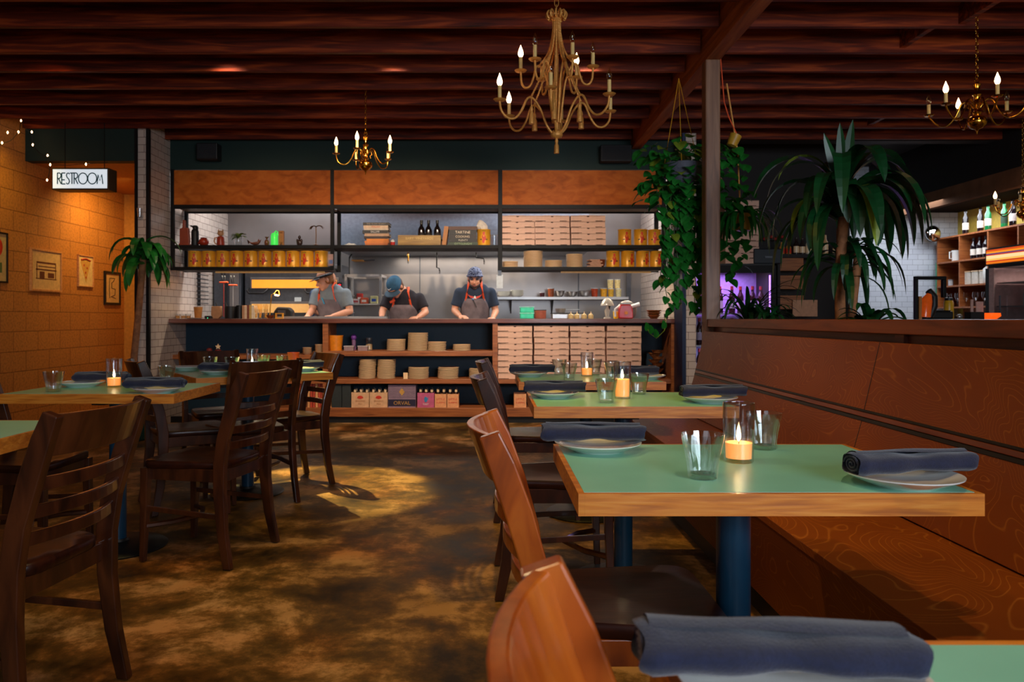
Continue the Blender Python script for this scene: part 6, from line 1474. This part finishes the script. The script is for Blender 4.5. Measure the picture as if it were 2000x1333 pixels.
simple('white_pitcher', 'white square-handled pitcher in the first cubby', 'pitcher', 0, 10.05, 1.83, lambda t: (L([(.05, 0), (.052, .15), (.048, .15), (.045, .006), (0, .006)]).build('jug', M_white, t, smooth=True), MB().tube([(-.05, 0, .13), (-.085, 0, .13), (-.085, 0, .04), (-.05, 0, .04)], .008).build('handle', M_white, t, smooth=True))).location.x = 6.18
b_ = make_bottle('orange-capped bottle beside the white pitcher', (176, 100, 40), 'bottles in the cubby', (214, 190, 150), (220, 80, 20), h=.26); b_.location = (6.2, 9.88, 1.83)
simple('water_jug', 'large pale jug with a blue cap in the lower cubby', 'jug', 0, 9.32, 1.51, lambda t: (L([(.09, 0), (.1, .02), (.1, .18), (.05, .23), (.05, .25), (0, .25)]).build('jug', mat('milky_plastic', (206, 204, 196), .35), t, smooth=True), L([(.045, .25), (.045, .29), (0, .29)]).build('cap', col('cap_blue2', (60, 90, 190), .4), t, smooth=True))).location.x = 6.18
for k in range(3):
    t = simple('white_bin', ['left', 'middle', 'right'][k]+' white storage bin in the lower cubby', 'bin', 0, 9.72-.15*k, 1.51, lambda t: (MB().box(-.06, .1, -.06, .06, 0, .16).build('bin', mat('bin_white', (206, 200, 186), .5), t, bevel=.006), MB().box(-.064, .104, -.064, .064, .16, .172).build('lid', M_plate, t)), group='white bins in the cubby'); t.location.x = 6.18
wg = thing('wine_glass', 'x', 'glass', group='wine glasses on the low cubby shelf')
L([(.032, 0), (.004, .006), (.004, .07), (.02, .09), (.036, .13), (.03, .18)], n=16, close=False).build('glass_body', M_glass, wg, smooth=True)
for k in range(12): put(wg, (6.12+.08*(k % 2), 10.1-.09*k, 1.231), 0, 'stemmed wine glass, %s from the far end of the lowest cubby shelf' % ((nm+['ninth', 'tenth', 'eleventh', 'twelfth'])[k]))
simple('jam_jars', 'small lidded jar beside the green end panel', 'jar', 0, 10.1, 1.511, lambda t: (L([(.03, 0), (.03, .07)]).build('glass', mat('jar_grey', (190, 190, 190), .2), t, smooth=True), L([(.031, .07), (.031, .085), (0, .085)]).build('lid', M_steel, t, smooth=True))).location.x = 6.14
# convex mirror on the tile wall
p = at(1811, 457, 10.2)
mr = thing('convex_mirror', 'round convex mirror on a bracket by the tiled wall', 'mirror', (5.96, 10.2, p.z))
MB().lathe([(.105, 0), (.10, .02), (.08, .038), (.05, .05), (0, .056)], n=32, M=Matrix.Rotation(PI/2, 3, 'X') @ Matrix.Identity(3)).build('mirror_dome', mat('mirror_chrome', (225, 225, 225), .03, metal=1, noise=0), mr, smooth=True)
MB().lathe([(.105, -.004), (.112, 0), (.105, .004)], n=32, M=Matrix.Rotation(PI/2, 3, 'X')).build('rim', M_black, mr, smooth=True)
MB().tube([(0, .0, 0), (.02, .12, -.02), (.02, .20, -.02)], .012).build('bracket', M_black, mr)
# merchandiser fridge with light-box header
mf = thing('display_fridge', 'glass-door display fridge with an orange striped light-box header', 'fridge', (5.4, 0, 0))
MB().box(0, .6, 6.6, 8.26, 0, .1).box(.03, .6, 6.6, 8.26, 1.62, 1.84).box(.56, .6, 6.6, 8.26, .1, 1.62).box(.0, .56, 8.2, 8.26, .1, 1.62).box(0, .56, 6.6, 6.66, .1, 1.62).build('cabinet', M_black, mf)
MB().box(.545, .56, 6.66, 8.2, .1, 1.62).box(.02, .545, 8.185, 8.2, .1, 1.62).build('inner_lining', mat('pink_lining', (226, 180, 172), .5), mf)
MB().box(.0, .03, 6.6, 8.26, 1.65, 1.83).build('header_box', M_black, mf)
z = 1.665
for k, (h_, rgb) in enumerate(((.022, (240, 120, 20)), (.012, (190, 40, 20)), (.02, (255, 190, 90)), (.035, (255, 225, 160)), (.012, (210, 60, 30)), (.012, (60, 60, 120)), (.02, (250, 150, 30)), (.02, (220, 80, 20)))):
    MB().box(-.004, 0, 6.62, 8.24, z, z+h_).build('header_stripe', mat('stripe_%d' % k, rgb, .4, emit=.8, noise=0), mf); z += h_
MB().box(0, .015, 8.12, 8.2, .1, 1.62).box(0, .015, 6.66, 6.72, .1, 1.62).box(0, .015, 7.4, 7.46, .1, 1.62).build('door_frame', mat('door_pink', (200, 160, 150), .4), mf)
MB().box(.004, .008, 6.72, 8.12, .12, 1.6).build('door_glass', M_glass, mf)
MB().tube([(-.03, 7.98, 1.1), (-.03, 7.98, 1.32)], .008).build('handle', M_steeld, mf)
for z in (.9, 1.2, 1.45): MB().box(.05, .5, 6.7, 8.15, z, z+.012).build('shelf', M_steel, mf)
light('AREA', 'fridge_light', (5.65, 7.4, 1.58), 5, (1, .85, .8), size=.3, sizey=1.2, rot=(0, 0, 0))
for k in range(5):
    t = simple('clear_bottle', '%s clear bottle inside the display fridge' % nm[k], 'bottle', 0, 7.9-.25*k, 1.213, lambda t: (L([(.035, 0), (.035, .12), (.015, .17), (.015, .2), (0, .2)]).build('glass_body', mat('fb', (190, 200, 200), .2), t, smooth=True), L([(.017, .19), (.017, .21), (0, .21)]).build('cap', mat('fbc', (40, 80, 150), .4), t, smooth=True)), group='bottles in the display fridge'); t.location.x = 5.6
# bar counter with items
bc = thing('bar_counter', 'bar counter running behind the booth partition', 'counter', (4.3, 0, 0))
MB().box(-.4, .4, 5.0, 8.0, 1.03, 1.07).build('countertop', M_ctop, bc, bevel=.004); MB().box(-.34, .34, 5.05, 7.95, 0, 1.03).build('front_panel', M_rail, bc)
ZB = 1.0705; YB2 = 7.3
def bari(nmn, lb, cat, px, fn, Y=YB2): return simple(nmn, lb, cat, px, Y, ZB, fn)
bari('mustard_bottle', 'yellow squeeze bottle with a black top on the bar', 'bottle', 1853, lambda t: (L([(.04, 0), (.043, .01), (.043, .16), (.035, .18), (0, .185)]).build('body', mat('mustard', (214, 160, 30), .35), t, smooth=True), L([(.036, .18), (.036, .205), (.012, .21), (0, .225)]).build('cap', M_black, t, smooth=True)))
def b_stand(t):
    MB().box(-.13, -.105, -.02, .02, 0, .36).box(-.13, .14, -.02, .02, .345, .375).box(.11, .14, -.02, .02, .19, .345).build('frame', M_metalb, t, bevel=.004)
    MB().box(-.10, -.075, -.02, .02, 0, .2).build('side_board', col('tan_wood', (176, 112, 52)), t)
    MB().tube([(-.04, 0, .02), (-.03, 0, .16), (.0, 0, .22)], [.045, .05, .02], 10).build('orange_bottle', mat('orange_glass', (226, 88, 24), .2, emit=.15), t, smooth=True)
    MB().tube([(.01, .03, .25), (.06, .03, .2), (.06, .03, .12), (.02, .03, .02)], .03, 8).build('hose', M_black, t, smooth=True)
bari('espresso_stand', 'black frame stand holding an orange bottle on the bar', 'stand', 1815, b_stand, 6.6)
bari('black_bin', 'low dark rounded bin on the bar between stand and yellow bottle', 'bin', 1830, lambda t: (MB().box(-.13, .12, -.06, .06, 0, .075).build('bin', M_black, t, bevel=.015), MB().box(-.11, .10, -.045, .045, .075, .082).build('lid', M_metalb, t)), 7.0)
bari('menu_box', 'dark wooden caddy with pale menu cards on the bar', 'caddy', 1904, lambda t: (MB().box(-.07, .06, -.05, .05, 0, .07).build('box', M_dark, t), MB().box(-.045, -.02, -.01, .0, .07, .19).box(-.0, .07, -.02, -.012, .07, .17).build('menu_cards', mat('menu_pink', (206, 160, 146), .7), t)))
bari('candle_bowl', 'wide amber glass candle bowl glowing on the bar', 'candle', 1934, lambda t: (L([(.05, 0), (.09, .03), (.085, .06), (.07, .06), (.05, .006), (0, .006)], n=20, fac=.15).build('glass_bowl', mat('amber_glass', (240, 90, 20), .2, emit=.9, ecol=(255, 90, 20)), t, smooth=True), MB().lathe([(0, .01), (.008, .02), (.004, .05), (0, .06)], n=10).build('flame', M_flame, t)))
bari('glass_pebbles', 'small steel shaker lying on the bar beside the yellow bottle', 'shaker', 1874, lambda t: (MB().ball((0, 0, .025), (.03, .025, .025)).build('body', M_steel, t, smooth=True), MB().tube([(-.04, 0, .02), (-.02, 0, .02)], .01).build('cap', M_black, t)))
light('POINT', 'bar_candle', (at(1934, 0, 7.3).x, 7.3, 1.105), 1.5, (1, .45, .12), size=.006)

# ---------------- pictures and fittings on the left wall ----------------
def picture(pa, pb_x, ya, yb, label, frame, art, Mmat=(214, 170, 110), fw=.02, nm_='framed_picture'):
    # corners on the wall plane X=LW: depth from pixel column
    Ya = LW*F/(pa-CX); Yb = LW*F/(pb_x-CX); Ym = (Ya+Yb)/2
    zt_ = H-(ya-CY)*Ym/F; zb_ = H-(yb-CY)*Ym/F
    t = thing(nm_, label, 'picture', (LW, Ym, zb_), group='framed pictures on the block wall'); w2 = (Yb-Ya)/2; h_ = zt_-zb_
    MB().box(0, .022, -w2, w2, 0, fw).box(0, .022, -w2, w2, h_-fw, h_).box(0, .022, -w2, -w2+fw, fw, h_-fw).box(0, .022, w2-fw, w2, fw, h_-fw).build('frame', frame, t, bevel=.002)
    MB().box(0, .010, -w2+fw, w2-fw, fw, h_-fw).build('mat_board', mat('mb_%d_%d_%d' % Mmat, Mmat, .7), t)
    art(t, w2, h_)
Mfr = wood('pale_frame', (176, 110, 60), (206, 140, 84), (226, 166, 110))
def a_build(t, w2, h_):
    ink = mat('sketch_ink', (96, 44, 20), .7); m = MB()
    for y0, y1, z0, z1_ in ((-.62, .62, .66, .70), (-.5, .6, .58, .60), (-.66, .66, .50, .53), (-.62, -.58, .3, .66), (.58, .62, .3, .66), (-.66, .66, .29, .31), (-.42, -.12, .31, .47), (.1, .5, .33, .45)): m.box(.010, .0115, w2*y0, w2*y1, h_*z0, h_*z1_)
    m.build('drawing', ink, t)
picture(57, 118, 488, 570, 'pale-framed sketch of a building on the block wall', Mfr, a_build)
def a_pizza(t, w2, h_):
    MB().prism([(-w2*.6, h_*.86), (w2*.55, h_*.86), (w2*.62, h_*.76), (w2*.05, h_*.14), (-w2*.62, h_*.76)], 'x', .010, .0115).build('slice', mat('pizza_tan', (206, 150, 70), .7), t)
    m = MB().tube([(.012, -w2*.6, h_*.84), (.012, 0, h_*.89), (.012, w2*.6, h_*.84)], .009)
    for y, z in ((-.2, .68), (.2, .6), (0, .45), (.05, .3)): m.ball((.0115, w2*y, h_*z), (.001, .014, .014), 8)
    m.build('toppings', mat('pepperoni', (176, 60, 30), .7), t)
picture(150, 180, 499, 561, 'pale-framed pizza slice print on the block wall', Mfr, a_pizza, (226, 190, 130), .012)
def a_line(t, w2, h_):
    MB().tube([(.011, q[0]*w2, q[1]*h_) for q in ((-.35, .2), (-.4, .5), (-.35, .8), (.3, .8), (.1, .7), (-.1, .66), (-.1, .5), (.35, .48), (.3, .3), (-.2, .25), (.4, .2))], .004, 5).build('drawing', M_black, t)
picture(202, 233, 531, 596, 'black-framed line drawing nearest the hall on the block wall', M_black, a_line, (226, 180, 120), .028)
def a_red(t, w2, h_):
    MB().ball((.0105, w2*.2, h_*.7), (.001, .06, .08), 12).build('red_shape', M_red, t); MB().box(.010, .0115, -w2*.4, w2*.5, h_*.2, h_*.4).build('block_shape', mat('green_shape', (90, 110, 60), .6), t)
picture(-32, 12, 452, 552, 'black-framed poster cut by the left edge of the picture', M_black, a_red, (206, 170, 110), .016)
t = thing('wall_sconce', 'small clear glass sconce on the narrow tiled wall end', 'sconce', (-3.357, YF-.012, 2.05))
MB().lathe([(.02, 0), (.026, .085), (.024, .085), (.018, .002)], (0, -.045, 0), 16, close=False).build('glass_shade', M_glass, t, smooth=True); MB().box(-.015, .015, -.045, 0, .0, .02).build('bracket', M_steel, t)
import re as _re
